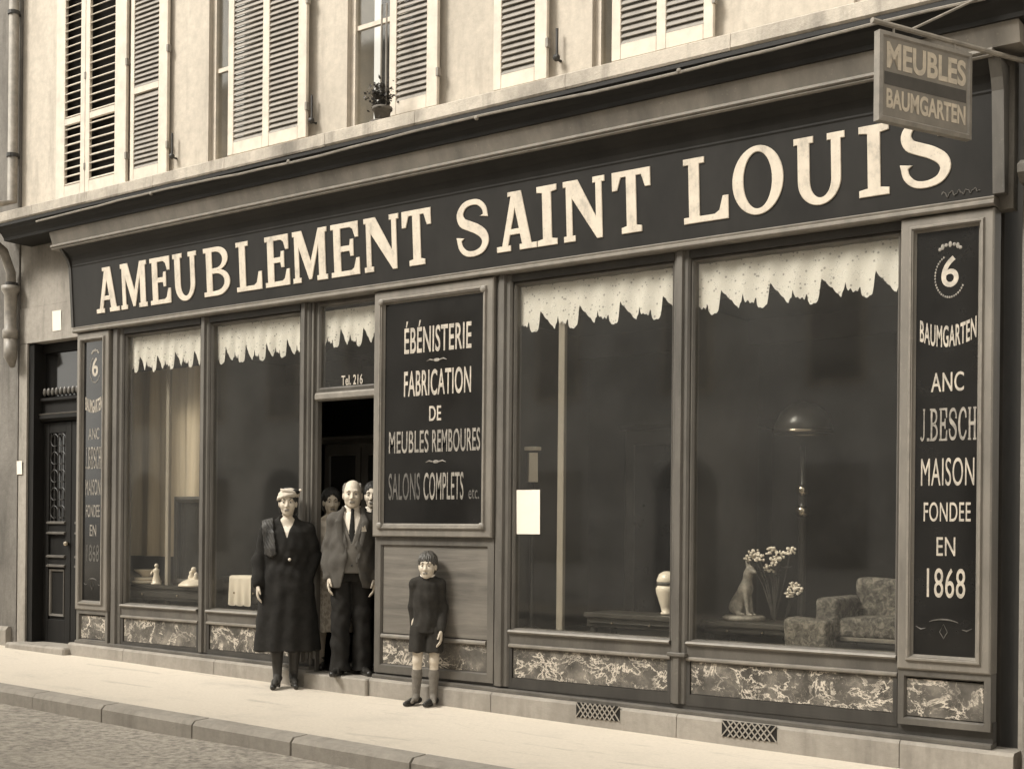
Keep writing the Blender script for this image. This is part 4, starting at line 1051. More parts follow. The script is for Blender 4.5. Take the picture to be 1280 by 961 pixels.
def loft(rows):
    """stack of ellipses: (z, cx, cy, rx, ry)"""
    rows = sorted(rows); A = np.array(rows, float)
    def fn(X, Y, Z):
        z = Z.ravel() if hasattr(Z, 'ravel') else Z
        g = [np.interp(z, A[:, 0], A[:, i]).reshape(Z.shape) for i in range(1, 5)]
        k = np.sqrt(((X - g[0]) / g[2]) ** 2 + ((Y - g[1]) / g[3]) ** 2)
        d = (k - 1) * np.minimum(g[2], g[3])
        return np.maximum(d, np.maximum(A[0, 0] - Z, Z - A[-1, 0]))
    return fn, np.array([(A[:, 1] - A[:, 3]).min(), (A[:, 2] - A[:, 4]).min(), A[0, 0]]), np.array([(A[:, 1] + A[:, 3]).max(), (A[:, 2] + A[:, 4]).max(), A[-1, 0]])

def sdf_obj(name, sd, mat, parent, extra=None, fold=None):
    V, F = sd.mesh() if isinstance(sd, Sdf) else sd
    me = bpy.data.meshes.new(name); me.from_pydata(V.tolist(), [], F.tolist())
    bm = bmesh.new(); bm.from_mesh(me); 
    bmesh.ops.smooth_vert(bm, verts=bm.verts, factor=.4, use_axis_x=True, use_axis_y=True, use_axis_z=True)
    bmesh.ops.recalc_face_normals(bm, faces=bm.faces); bm.to_mesh(me); bm.free()
    if fold:
        n = len(me.vertices); co = np.empty(n * 3); me.vertices.foreach_get('co', co); co = co.reshape(-1, 3)
        no = np.array([v.normal[:] for v in me.vertices]); co = co + no * fold(co)[:, None]
        me.vertices.foreach_set('co', co.ravel()); me.update()
    o = bpy.data.objects.new(name, me); COL.objects.link(o)
    me.materials.append(MT[mat])
    for p in me.polygons: p.use_smooth = True
    if parent is not None: o.parent = parent
    if extra:
        for m_ in extra[0]: me.materials.append(MT[m_])
        n = len(me.polygons); ce = np.empty(n * 3); me.polygons.foreach_get('center', ce); ce = ce.reshape(-1, 3)
        me.polygons.foreach_set('material_index', extra[1](ce).astype(np.int32))
    return o

def head_prims(sd, c, s, rot, nose=1.0, jaw=1.0, full=0.0):
    """head around c (eye line), s = scale, rot = turn of the head"""
    M3 = rot.to_3x3(); Z = lambda p: tuple(np.array(c) + np.array(M3 @ Vector([q * s for q in p])))
    E = lambda p, r, op='u', k=.02: sd.put(ell(Z(p), [q * s for q in r], rot), k * s, op)
    C = lambda a, b, ra, rb, k=.012: sd.put(cap(Z(a), Z(b), ra * s, rb * s), k * s)
    E((0, .018, .035), (.074, .094, .085)); E((0, -.018, -.015), (.066 + full, .074, .09)); E((0, -.030, -.072), (.050 * jaw + full, .056, .042)); E((0, -.066, -.098), (.024, .018, .018))
    C((-.036, -.078, .022), (.036, -.078, .022), .013, .013, .015)
    for q in (-1, 1):
        E((q * .036, -.062, -.032), (.026, .024, .026)); E((q * .031, -.100, .002), (.020, .020, .013), 'c', .012)
        E((q * (.073 + full * .7), .012, -.012), (.011, .024, .034), 'u', .006)
    C((0, -.086, .008), (0, -.110 * nose, -.034), .009, .0125, .008); C((-.011, -.096, -.038), (.011, -.096, -.038), .009, .009, .006)
    C((-.019, -.087, -.064), (.019, -.087, -.064), .0075, .0075, .006); C((-.014, -.087, -.073), (.014, -.087, -.073), .0085, .0085, .004)
    C((-.018, -.094, -.0685), (.018, -.094, -.0685), .002, .002, .002)
    return Z
def face_parts(parent, Z, s, rot, hair, brow=True):
    for q in (-1, 1):
        m = MB(); m.ball(Z((q * .031, -.076, .001)), .0125 * s, 12, 8); e = obj_local('eye', m, 'eyewhite', parent)
        m = MB(); p = Z((q * .031, -.0868, .001)); m.ball(p, .0062 * s, 8, 6); obj_local('iris', m, 'iris', e)
        if brow:
            m = MB(); m.tube([Z((q * .014, -.090, .021)), Z((q * .031, -.089, .028)), Z((q * .050, -.076, .022))], [.0035 * s, .0045 * s, .002 * s], 6); obj_local('eyebrow', m, hair, parent)
def obj_local(name, mb, mat, parent):
    me = bpy.data.meshes.new(name); me.from_pydata([tuple(p) for p in mb.v], [], mb.f); me.materials.append(MT[mat])
    bm = bmesh.new(); bm.from_mesh(me); bmesh.ops.recalc_face_normals(bm, faces=bm.faces); bm.to_mesh(me); bm.free()
    for p in me.polygons: p.use_smooth = True
    o = bpy.data.objects.new(name, me); COL.objects.link(o); o.parent = parent; return o
def hand_prims(sd, w, s, side, d=(0, 0, -1), fwd=(0, -1, 0), curl=.5):
    """hand hanging from the wrist w along d; the palm faces the thigh; the thumb points forward"""
    w = np.array(w, float); d = np.array(d, float); d /= np.linalg.norm(d); f = np.array(fwd, float); f -= d * (f @ d); f /= np.linalg.norm(f)
    inn = np.cross(d, f) * 1.0
    if inn[0] * side > 0: inn = -inn                     # towards the body
    A = lambda a, b_, c_: w + s * (d * a + f * b_ + inn * c_)
    for b0 in (-.026, -.009, .009, .026): sd.put(cap(A(.005, b0 * .6, 0), A(.085, b0, 0), .013 * s, .012 * s, None), .006)
    for b0, L in ((.029, .072), (.010, .082), (-.009, .076), (-.027, .058)):
        p0 = A(.085, b0, 0); a1 = curl * .5; a2 = curl * 1.3
        p1 = p0 + s * L * .5 * (d * math.cos(a1) + inn * math.sin(a1)); p2 = p1 + s * L * .5 * (d * math.cos(a2) + inn * math.sin(a2))
        sd.put(cap(p0, p1, .0092 * s, .0086 * s), .003); sd.put(cap(p1, p2, .0086 * s, .0070 * s), .003)
    t0 = A(.02, .024, .006); t1 = A(.055, .048, .016); t2 = A(.088, .050, .026)
    sd.put(cap(t0, t1, .013 * s, .0105 * s), .006); sd.put(cap(t1, t2, .0102 * s, .008 * s), .003)

def traps(c, J, k, r0, r1):
    for q in (-1, 1): c.put(cap((0, .012 * k, 1.43 * k), J[q]['sh'], r0 * k, r1 * k), .03)
def person(label, loc, rz, foot='stocking', fz=.0, H=1.72, hs=1.0, pose=None, female=False, skin_low='skin', vox=.0055, head_turn=0, tilt=0, nose=1.0, jaw=1.0, full=0.0, hair='hair_dark', hands=True, belly=0.0, wide=1.0):
    """one continuous body, local frame facing -Y; the caller adds clothing in the same frame"""
    s = H / 1.72; P = dict(sh=.175 * wide, el=.215 * wide, wr=.225 * wide, elz=1.10, wrz=.865, wy=-.05, hip=.09, kn=.092, an=.088, fy=0)
    if pose: P.update(pose)
    sd = Sdf((-.36 * s, -.30 * s, -.01), (.36 * s, .26 * s, 1.75 * s), vox)
    S_ = lambda p: tuple(q * s for q in p)
    ey = 1.605
    hz = (ey + .0) * s if hs == 1.0 else (1.72 * s - .117 * hs * 1.0)
    rot = Matrix.Rotation(R(head_turn), 4, 'Z') @ Matrix.Rotation(R(tilt), 4, 'X')
    hc = (0, -.012 * s, hz)
    tw = wide * (.93 if female else 1.0)
    sd.put(loft([(.86 * s, 0, 0, .155 * s, .10 * s), (.95 * s, 0, .005, .165 * s, .11 * s), (1.08 * s, 0, 0, .135 * tw * s + belly * .4, .095 * s + belly * .5), (1.25 * s, 0, 0, .155 * tw * s, .105 * s), (1.36 * s, 0, .005 * s, .165 * tw * s, .095 * s), (1.42 * s, 0, .008 * s, .10 * tw * s, .065 * s), (1.455 * s, 0, .008 * s, .062 * s, .055 * s)]), .03)
    sd.put(cap((0, .012 * s, 1.40 * s), (0, .008 * s, hz - .05 * hs), (.050 if female else .058) * s, (.046 if female else .054) * s * hs), .02)
    Z = head_prims(sd, hc, hs, rot, nose, jaw, full)
    J = {}
    for q in (-1, 1):
        sh = S_((q * P['sh'] * .97, .005, 1.365)); sd.put(cap((0, .012 * s, 1.435 * s), sh, .050 * s, .046 * s), .03); el = S_((q * P['el'], .02, P['elz'])); wr = S_((q * P['wr'], P['wy'], P['wrz']))
        if pose and ('wr%d' % q) in pose: wr = S_(pose['wr%d' % q])
        if pose and ('el%d' % q) in pose: el = S_(pose['el%d' % q])
        sd.put(cap(sh, el, .052 * s, .040 * s), .02); sd.put(cap(el, wr, .040 * s, .026 * s), .01)
        if hands: hand_prims(sd, wr, s * (.95 if female else 1.02) * (1.15 if H < 1.4 else 1), q, d=np.array(wr) - np.array(el) + np.array((0, -.02, -.25)), curl=.55)
        hp = S_((q * P['hip'], 0, .90)); kn = S_((q * P['kn'], P.get('ky', -.015), .49)); an = S_((q * P['an'], P['fy'] + .015, .085))
        if pose and ('an%d' % q) in pose: an = S_(pose['an%d' % q]); kn = tuple((np.array(hp) + np.array(an)) / 2 + np.array((0, -.02, .0)))
        sd.put(cap(hp, kn, .082 * s, .052 * s), .03); sd.put(cap(kn, tuple(np.array(kn) * .6 + np.array(an) * .4 + np.array((0, .012, 0))), .050 * s, .052 * s), .02)
        sd.put(cap(tuple(np.array(kn) * .6 + np.array(an) * .4 + np.array((0, .012, 0))), an, .052 * s, .033 * s), .02)
        toe = np.array(an) + np.array((q * .02, -.15 * s, -.05 * s)); sd.put(cap(an, tuple(toe), .031 * s, .019 * s), .015); J[q] = dict(sh=sh, el=el, wr=wr, hp=hp, kn=kn, an=an)
    lipZ = np.array(Z((0, -.095, -.068)))
    def mats(c):
        i = np.zeros(len(c))
        d = np.abs(c - lipZ); i[(d[:, 0] < .020 * hs) & (d[:, 1] < .02 * hs) & (d[:, 2] < .010 * hs)] = 1; i[c[:, 2] < fz] = 2
        return i
    o = sdf_obj('person', sd, 'skin', None, (['lip', foot], mats))
    tag(o, label, 'person'); o.location = loc; o.rotation_euler = (0, 0, R(rz))
    face_parts(o, Z, hs, rot, hair)
    return o, s, J, hc, Z, rot
def hair_cap(o, hc, s, rot, mat, cut=(-.075, .045), ext=1.06, low=-.05, drop=0.0, bald=False):
    sd = Sdf((hc[0] - .13 * s, hc[1] - .14 * s, hc[2] - .15 * s), (hc[0] + .13 * s, hc[1] + .17 * s, hc[2] + .16 * s), .005)
    M3 = rot.to_3x3(); Z = lambda p: tuple(np.array(hc) + np.array(M3 @ Vector([q * s for q in p])))
    sd.put(ell(Z((0, .020, .037)), (.080 * s * ext, .099 * s * ext, .090 * s * ext), rot), .01)
    if low < -.03: sd.put(ell(Z((0, .045, low + .02)), (.074 * s * ext, .062 * s, .07 * s), rot), .02)
    # face window
    sd.put(ell(Z((0, -.14 + cut[0] * 0, cut[1] - .10)), (.064 * s, .135 * s, .115 * s), rot), .006, 'c')
    for q in (-1, 1): sd.put(ell(Z((q * .085, -.02, -.03)), (.03 * s, .035 * s, .045 * s), rot), .004, 'c')
    if bald: sd.put(ell(Z((0, -.02, .12)), (.066 * s, .125 * s, .085 * s), rot), .01, 'c'); sd.put(ell(Z((0, -.09, .05)), (.11 * s, .085 * s, .07 * s), rot), .01, 'c')
    def fold(co):
        th = np.arctan2(co[:, 1] - hc[1] - .02, co[:, 0] - hc[0]); return .0035 * np.sin(th * 34 + 2 * np.sin(co[:, 2] * 50)) + .0025 * np.sin(th * 13 + co[:, 2] * 70)
    return sdf_obj('hair', sd, mat, o, None, fold)
def shoe(o, an, s, mat, q, heel=.0, open_=False, L=.25, yaw=0):
    """shoe whose sole stands on z = 0 of the body frame"""
    sd = Sdf((an[0] - .2, an[1] - .32, an[2] - .2), (an[0] + .2, an[1] + .2, an[2] + .14), .005)
    dr = np.array((math.sin(R(yaw)), -math.cos(R(yaw)), 0)); h = heel
    a = np.array((an[0], an[1], 0)); bk = a - dr * .05 * s; fr_ = a + dr * (L - .06) * s
    sd.put(cap(bk + (0, 0, .038 + h), a + dr * .07 * s + (0, 0, .034 + h * .5), .036 * s, .034 * s), .02)
    sd.put(cap(a + dr * .07 * s + (0, 0, .034 + h * .5), fr_ + (0, 0, .024), .038 * s, .026 * s), .02)
    if not open_: sd.put(cap(bk + (0, 0, .05 + h), a + (0, 0, .095 + h), .037 * s, .040 * s), .02)
    if h: sd.put(cap(bk + (0, 0, .005), bk + (0, 0, .04 + h), .016, .024), .006)
    sd.clip(lambda X, Y, Z: .001 - Z + 0 * X + 0 * Y)
    return sdf_obj('shoe', sd, mat, o)
def wrinkle(co, amp, zc=None, zr=.3):
    x, y, z = co[:, 0], co[:, 1], co[:, 2]; th = np.arctan2(y, x)
    w = np.sin(31 * z + 12 * x + 2.2 * np.sin(13 * x + 5 * z)) * np.sin(9 * z - 7 * x + 1) + .7 * np.sin(17 * z - 34 * x + 2.5 * np.sin(11 * z)) * np.sin(6 * th + 4 * z)
    f = 1.0 if zc is None else .35 + .65 * np.exp(-((z - zc) / zr) ** 2)
    return amp * w * f
def grid_for(s, x=.42, z0=0, z1=1.6, y=.34, vox=.0075): return Sdf((-x, -y, z0), (x, y, z1), vox)
def vcut(sd, zt, zb, w, y=-.02, lean=0.0):
    """cut a V out of the front, from half width w at zt down to a point at zb"""
    def f(X, Y, Z):
        hw_ = np.clip((Z - zb) / (zt - zb), 0, 1.3) * w
        d = np.maximum(np.abs(X - lean) - hw_, Y - y); d = np.maximum(d, zb - Z); return np.where(d < 0, np.maximum(d, -.02) * -1, -d)
    g = np.meshgrid(*sd.ax, indexing='ij', sparse=True)
    sd.D = np.maximum(sd.D, f(*g).astype(np.float32)); return sd

# finish the hound, the flowers and the furniture of the fourth window
sd = Sdf((-4.50, .20, .82), (-4.0, .60, 1.30), .006)
bx, by, bz = -4.27, .40, .841
def P3(x, z, y=0): return (bx + x, by + y - .5 * x, bz + z)
sd.put(cap(P3(-.06, .07), P3(.02, .20), .068, .050), .03); sd.put(cap(P3(.02, .20), P3(.045, .31), .045, .030), .03)
sd.put(cap(P3(.045, .31), P3(.06, .345), .034, .030), .02); sd.put(cap(P3(.06, .345), P3(.115, .325), .024, .014), .012)
for q in (-1, 1):
    sd.put(cap(P3(.03, .18, q * .03), P3(.065, .01, q * .03), .022, .014), .012); sd.put(cap(P3(.065, .01, q * .03), P3(.10, .008, q * .03), .014, .011), .008)
    sd.put(ell(P3(-.055, .055, q * .045), (.06, .03, .05)), .015); sd.put(cap(P3(-.04, .012, q * .05), P3(.03, .010, q * .055), .016, .012), .01)
    sd.put(cap(P3(.045, .37, q * .02), P3(.03, .41, q * .026), .012, .004), .006)
sd.put(cap(P3(-.11, .03), P3(-.15, .015, .05), .012, .006), .01)
h_ = sdf_obj('body', sd, 'gold_dull', t); h_.location = -Vector(t.location)
def flowers(label, centres, foot):
    tt = thing('flowers', label, 'flowers', foot); st_ = MB(); pe = MB(); rnd = random.Random(len(label))
    for c in centres:
        st_.tube([foot, tuple((Vector(foot) + Vector(c)) / 2 + Vector((.01, 0, .03))), c], .005, 5)
        for i in range(16):
            a = i * 2.4; r_ = .034 * math.sqrt(i / 16)
            p = (c[0] + r_ * math.cos(a) * 1.3, c[1] + r_ * math.sin(a) * .8, c[2] + rnd.uniform(-.028, .028))
            pe.ball(p, (rnd.uniform(.007, .016), rnd.uniform(.007, .013), rnd.uniform(.006, .013)), 7, 5)
    obj('petals', pe, 'petal', tt); obj('stems', st_, 'leaf', tt)
    lf_ = MB()
    for c in centres:
        for i in range(4):
            a = rnd.uniform(0, 6.28); p = Vector(c) * .75 + Vector(foot) * .25; d = Vector((math.cos(a), math.sin(a), .3)) * .06; q = d.cross(Vector((0, 0, 1))).normalized() * .015
            lf_.add([p, p + d * .5 + q, p + d, p + d * .5 - q], [(0, 1, 2, 3)])
    obj('leaves', lf_, 'leaf', tt)
flowers('tall cluster of white flowers above the hound sculpture', [(-4.18, .37, 1.31), (-4.22, .38, 1.27), (-4.13, .36, 1.28), (-4.04, .38, 1.32), (-4.00, .36, 1.25), (-4.07, .40, 1.20), (-3.99, .40, 1.30), (-3.91, .42, 1.33)], (-4.05, .46, .805))
flowers('low bunch of white flowers between the hound and the armchair', [(-3.87, .40, 1.07), (-3.84, .38, 1.04), (-3.89, .38, 1.02)], (-3.98, .48, .805))
t = thing('armchair', 'low armchair in worn floral fabric in the rightmost window', 'armchair', (-3.15, .65, .627))
def cushion(lo, hi, vox=.012, k=.02):
    s_ = Sdf([q - .06 for q in lo], [q + .06 for q in hi], vox); lo = np.array(lo); hi = np.array(hi); c = (lo + hi) / 2; h = (hi - lo) / 2 - .035
    g = np.meshgrid(*s_.ax, indexing='ij', sparse=True); q = [np.abs(g[i] - c[i]) - h[i] for i in range(3)]
    s_.D = (np.sqrt(sum(np.maximum(v, 0) ** 2 for v in q)) + np.minimum(np.maximum(np.maximum(q[0], q[1]), q[2]), 0) - .035 - .008 * np.cos(g[0] * 9) * np.cos(g[2] * 11)).astype(np.float32); return s_
for nm, lo, hi in (('seat', (-3.52, .34, .72), (-2.86, .90, .87)), ('backrest', (-3.54, .74, .84), (-2.84, .96, 1.13)), ('armrest', (-3.67, .30, .70), (-3.50, .94, 1.00)), ('armrest', (-2.88, .30, .70), (-2.72, .94, 1.00))):
    sdf_obj(nm, cushion(lo, hi), 'floral', t).location = -Vector(t.location)
m = MB(); m.box(-3.64, -2.75, .33, .94, .69, .712); obj('base', m, 'darkwood', t)
m = MB(); m.prof([(.328, .70), (.305, .705), (.305, .725), (.328, .73)], -3.48, -2.90); obj('trim', m, 'paint_pale', t)
for x in (-3.60, -2.79):
    for y in (.38, .90): obj('leg', MB().lathe([(0, 0), (.018, 0), (.026, .062), (0, .062)], (x, y, .627), 10), 'darkwood', t)
t = thing('pouffe', 'small square pouffe in the same worn floral fabric before the armchair', 'pouffe', (-3.65, .2, .627))
sdf_obj('cushion', cushion((-3.80, .06, .632), (-3.48, .27, .86)), 'floral', t).location = -Vector(t.location)
t = thing('column_lamp', 'tall dark lamp with a glinting dome shade in the rightmost window', 'lamp', (-4.03, .9, .627))
m = MB(); m.lathe([(0, 0), (.14, 0), (.14, .03), (.04, .06), (.028, .15), (.028, .95), (.05, .97), (.05, 1.02), (.028, 1.04), (.028, 1.12), (.045, 1.14), (.045, 1.18), (.022, 1.2), (.02, 1.5), (0, 1.5)], (-4.03, .9, .627), 20); obj('stand', m, 'darkwood', t, True)
m = MB(); m.lathe([(.215, 2.02), (.225, 2.03), (.215, 2.10), (.17, 2.19), (.09, 2.25), (.0, 2.27), (.0, 2.26), (.09, 2.24), (.165, 2.18), (.205, 2.09), (.21, 2.03)], (-4.03, .9, .20), 32); obj('lamp_shade', m, 'darkwood', t, True)
m = MB(); m.lathe([(.218, 2.022), (.228, 2.03), (.224, 2.05), (.214, 2.035), (.218, 2.022)], (-4.03, .9, .20), 32); obj('rim', m, 'brass', t, True)
m = MB(); m.lathe([(.03, .95), (.055, .975), (.055, 1.02), (.03, 1.04)], (-4.03, .9, .627), 20); m.lathe([(.03, 1.12), (.05, 1.14), (.05, 1.18), (.025, 1.2)], (-4.03, .9, .627), 20); obj('knop', m, 'brass', t, True)

# ------------------------------------------------------------------ flower pot on the ledge
t = thing('flower_pot', 'small dark potted plant standing on the stone ledge between two shutters', 'plant', (-7.32, -.30, 4.895))
m = MB(); m.lathe([(0, 0), (.055, 0), (.075, .10), (.085, .10), (.085, .125), (.07, .125), (.066, .10), (0, .10)], (-7.32, -.30, 4.895), 18); obj('pot', m, 'terracotta', t, True)
m = MB(); m.lathe([(0, 0), (.095, 0), (.105, .018), (0, .018)], (-7.32, -.30, 4.877), 18); obj('saucer', m, 'terracotta', t, True)
m = MB(); rnd = random.Random(3)
for i in range(620):
    c = Vector((rnd.gauss(-7.335, .045), rnd.gauss(-.30, .045), 5.10 + rnd.gauss(0, .055)))
    d = Vector((rnd.uniform(-1, 1), rnd.uniform(-1, 1), rnd.uniform(-.6, .8))).normalized() * rnd.uniform(.025, .045); q = d.cross(Vector((rnd.uniform(-1, 1), rnd.uniform(-1, 1), 1))).normalized() * .011
    m.add([c, c + d * .5 + q, c + d, c + d * .5 - q], [(0, 1, 2, 3)])
obj('leaves', m, 'leaf', t)
m = MB()
for dx in (-.03, .03): m.tube([(-7.32 + dx, -.29, 4.99), (-7.32 + dx * .9, -.285, 5.9)], .008, 6)
obj('stake', m, 'zinc', t)

# ------------------------------------------------------------------ houses across the street, seen only in the shop glass
def opposite(x0, x1, hgt, nwin, label, arch):
    t = thing('opposite_house', label, 'house', ((x0 + x1) / 2, -11.6, 0)); wv = (x1 - x0) / nwin
    m = MB(); m.box(x0, x1, -14, -11.6, -.3, hgt); m.prof([(-14.2, hgt + .003), (-11.4, hgt + .003), (-11.4, hgt + .15), (-14.2, hgt + .9)], x0, x1); obj('wall', m, 'opp', t)
    for i in range(nwin):
        c = x0 + wv * (i + .5); f = MB(); f.box(c - .42, c + .42, -11.60, -11.55, 4.0, 5.7); o = obj('window', f, 'slat', t); obj('window', MB().box(c - .42, c + .42, -11.60, -11.55, 7.0, 8.6), 'slat', t)
        f = MB(); f.frame(c - .5, c + .5, 3.9, 5.8, [(0, -11.6), (0, -11.53), (.08, -11.53), (.081, -11.59)]); obj('frame', f, 'white_paint', o)
        f = MB()
        if i % 2 == arch:
            pts = [(c - .6, .05), (c + .6, .05), (c + .6, 2.2)] + [(c + .6 * math.cos(a), 2.2 + .6 * math.sin(a)) for a in np.linspace(.2, 2.94, 12)] + [(c - .6, 2.2)]
            n = len(pts); f.add([(a, -11.6, b_) for a, b_ in pts] + [(a, -11.56, b_) for a, b_ in pts], [tuple(range(n)), tuple(range(n, 2 * n))] + [(q, (q + 1) % n, n + (q + 1) % n, n + q) for q in range(n)]); obj('door', f, 'darkwood', t)
        else: f.box(c - .55, c + .55, -11.6, -11.56, .9, 2.6); obj('shop_window', f, 'slat', t)
opposite(-27, -15.05, 11.6, 5, 'pale plastered house across the street with an arched doorway', 0)
opposite(-15, -4, 12.0, 4, 'taller pale house across the street facing the shop', 1)
opposite(-3.9, 6, 11.4, 4, 'narrow pale house across the street near the right end', 0)

# ------------------------------------------------------------------ people
# the woman in the long black coat
o, s, J, hc, Z, rot = person('woman in a long black coat and pale tilted hat standing on the pavement', (-8.495, -.22, .026), 46, fz=.60, H=1.785, female=True, head_turn=-4, hs=1.02,
    pose={'wr-1': (-.248, -.08, .885), 'el-1': (-.238, .02, 1.12), 'wr1': (.17, -.04, .92), 'el1': (.235, .03, 1.14), 'an-1': (-.075, -.06, .10), 'an1': (.06, .0, .10)})
base_coat = None
fold_coat = lambda co: .010 * np.sin(np.arctan2(co[:, 1], co[:, 0]) * 9 + 1.3 * np.sin(co[:, 2] * 4)) * np.clip((1.15 - co[:, 2]) / .8, 0, 1) + wrinkle(co, .008, 1.12, .25)
c = grid_for(s, .44, .25, 1.58, .34)
c.put(loft([(.335, .0, .0, .300, .235), (.60, 0, 0, .275, .21), (.92, 0, 0, .240, .185), (1.10, 0, 0, .200, .150), (1.25, 0, -.005, .205, .155), (1.40, 0, .004, .205, .125), (1.46, 0, .008, .130, .088), (1.51, 0, .012, .088, .078), (1.55, 0, .016, .080, .074)]), .03)
for q in (-1, 1):
    j = J[q]; c.put(cap(j['sh'], j['el'], .069, .066), .03); c.put(cap(j['el'], tuple(np.array(j['wr']) + (np.array(j['el']) - j['wr']) * .10), .068, .058), .015)
traps(c, J, s, .062, .066); base_coat = c.D.copy(); coat_ax = c.ax
vcut(c, 1.55, 1.35, .080, -.02, -.005)
sdf_obj('coat', c, 'cloth_black', o, None, fold_coat)
c = grid_for(s, .22, 1.10, 1.50, .2, .006); c.put(loft([(1.15, 0, -.004, .12, .143), (1.25, 0, -.004, .13, .143), (1.40, 0, .002, .13, .112), (1.46, 0, .008, .10, .074), (1.485, 0, .010, .07, .062)]), .02)
vcut(c, 1.54, 1.44, .035, -.02); sdf_obj('blouse', c, 'cloth_white', o)
c = grid_for(s, .44, .25, 1.58, .34); g = np.meshgrid(*c.ax, indexing='ij', sparse=True)
u_ = g[0] + .165 + .10 * (g[2] - 1.36)                       # a soft band over the shoulder, hanging down in front
bd_ = np.maximum(np.maximum(np.abs(u_) - .052, 1.17 + .5 * np.abs(u_) - g[2]), g[1] - .06)
c.D = np.maximum(base_coat - .022, bd_.astype(np.float32)); c.D = c.D.astype(np.float32)
sdf_obj('fur_stole', c, 'fur', o, None, lambda co: .002 * np.sin(co[:, 2] * 130 + 240 * co[:, 0]))
c = Sdf((-.2, -.25, 1.60), (.2, .22, 1.95), .005)
tr_ = rot @ Matrix.Rotation(R(-14), 4, 'Y') @ Matrix.Rotation(R(-8), 4, 'X')
c.put(ell(Z((.0, .015, .064)), (.093, .108, .064), tr_), .01); c.put(ell(Z((0, .005, .044)), (.100, .114, .026), tr_), .02)
c.put(ell(Z((.0, -.01, -.03)), (.13, .17, .052)), .01, 'c')
ht = sdf_obj('hat', c, 'felt_pale', o, None, lambda co: .0012 * np.sin(co[:, 2] * 160 + co[:, 0] * 90))
m = MB(); m.tube([Z((-.06, -.075, .115)), Z((.0, -.085, .098)), Z((.06, -.070, .085)), Z((.10, -.02, .080))], [.008, .014, .016, .010], 8); obj_local('hat_band', m, 'felt_pale', ht)
m = MB(); m.ball(Z((.072, -.03, .095)), (.035, .05, .028), 10, 7); obj_local('bow', m, 'cloth_black', ht)
m = MB(); m.ball(Z((.112, -.05, .110)), .013, 8, 6); obj_local('bead', m, 'china', ht)
hair_cap(o, hc, 1.02, rot, 'hair_dark', (-.075, .045), 1.09, -.07)
for q in (-1, 1):
    an = J[q]['an']; shoe(o, an, .98, 'leather', q, .045, True, .245, -12 if q < 0 else 8)
    c = Sdf((an[0] - .14, -.25, .04), (an[0] + .14, .2, .62), .006); kn = J[q]['kn']; c.put(cap(tuple(np.array(kn) * .55 + np.array(an) * .45 + np.array((0, .012, 0))), an, .057, .038), .01); c.put(cap(kn, tuple(np.array(kn) * .55 + np.array(an) * .45 + np.array((0, .012, 0))), .055, .057), .01)
    c.put(cap(an, (an[0], an[1] - .09, .065), .037, .03), .01); sdf_obj('stocking', c, 'stocking', o)
m = MB(); m.ball((.02, -.165, 1.155), (.014, .008, .014), 8, 6); obj_local('button', m, 'china', o)

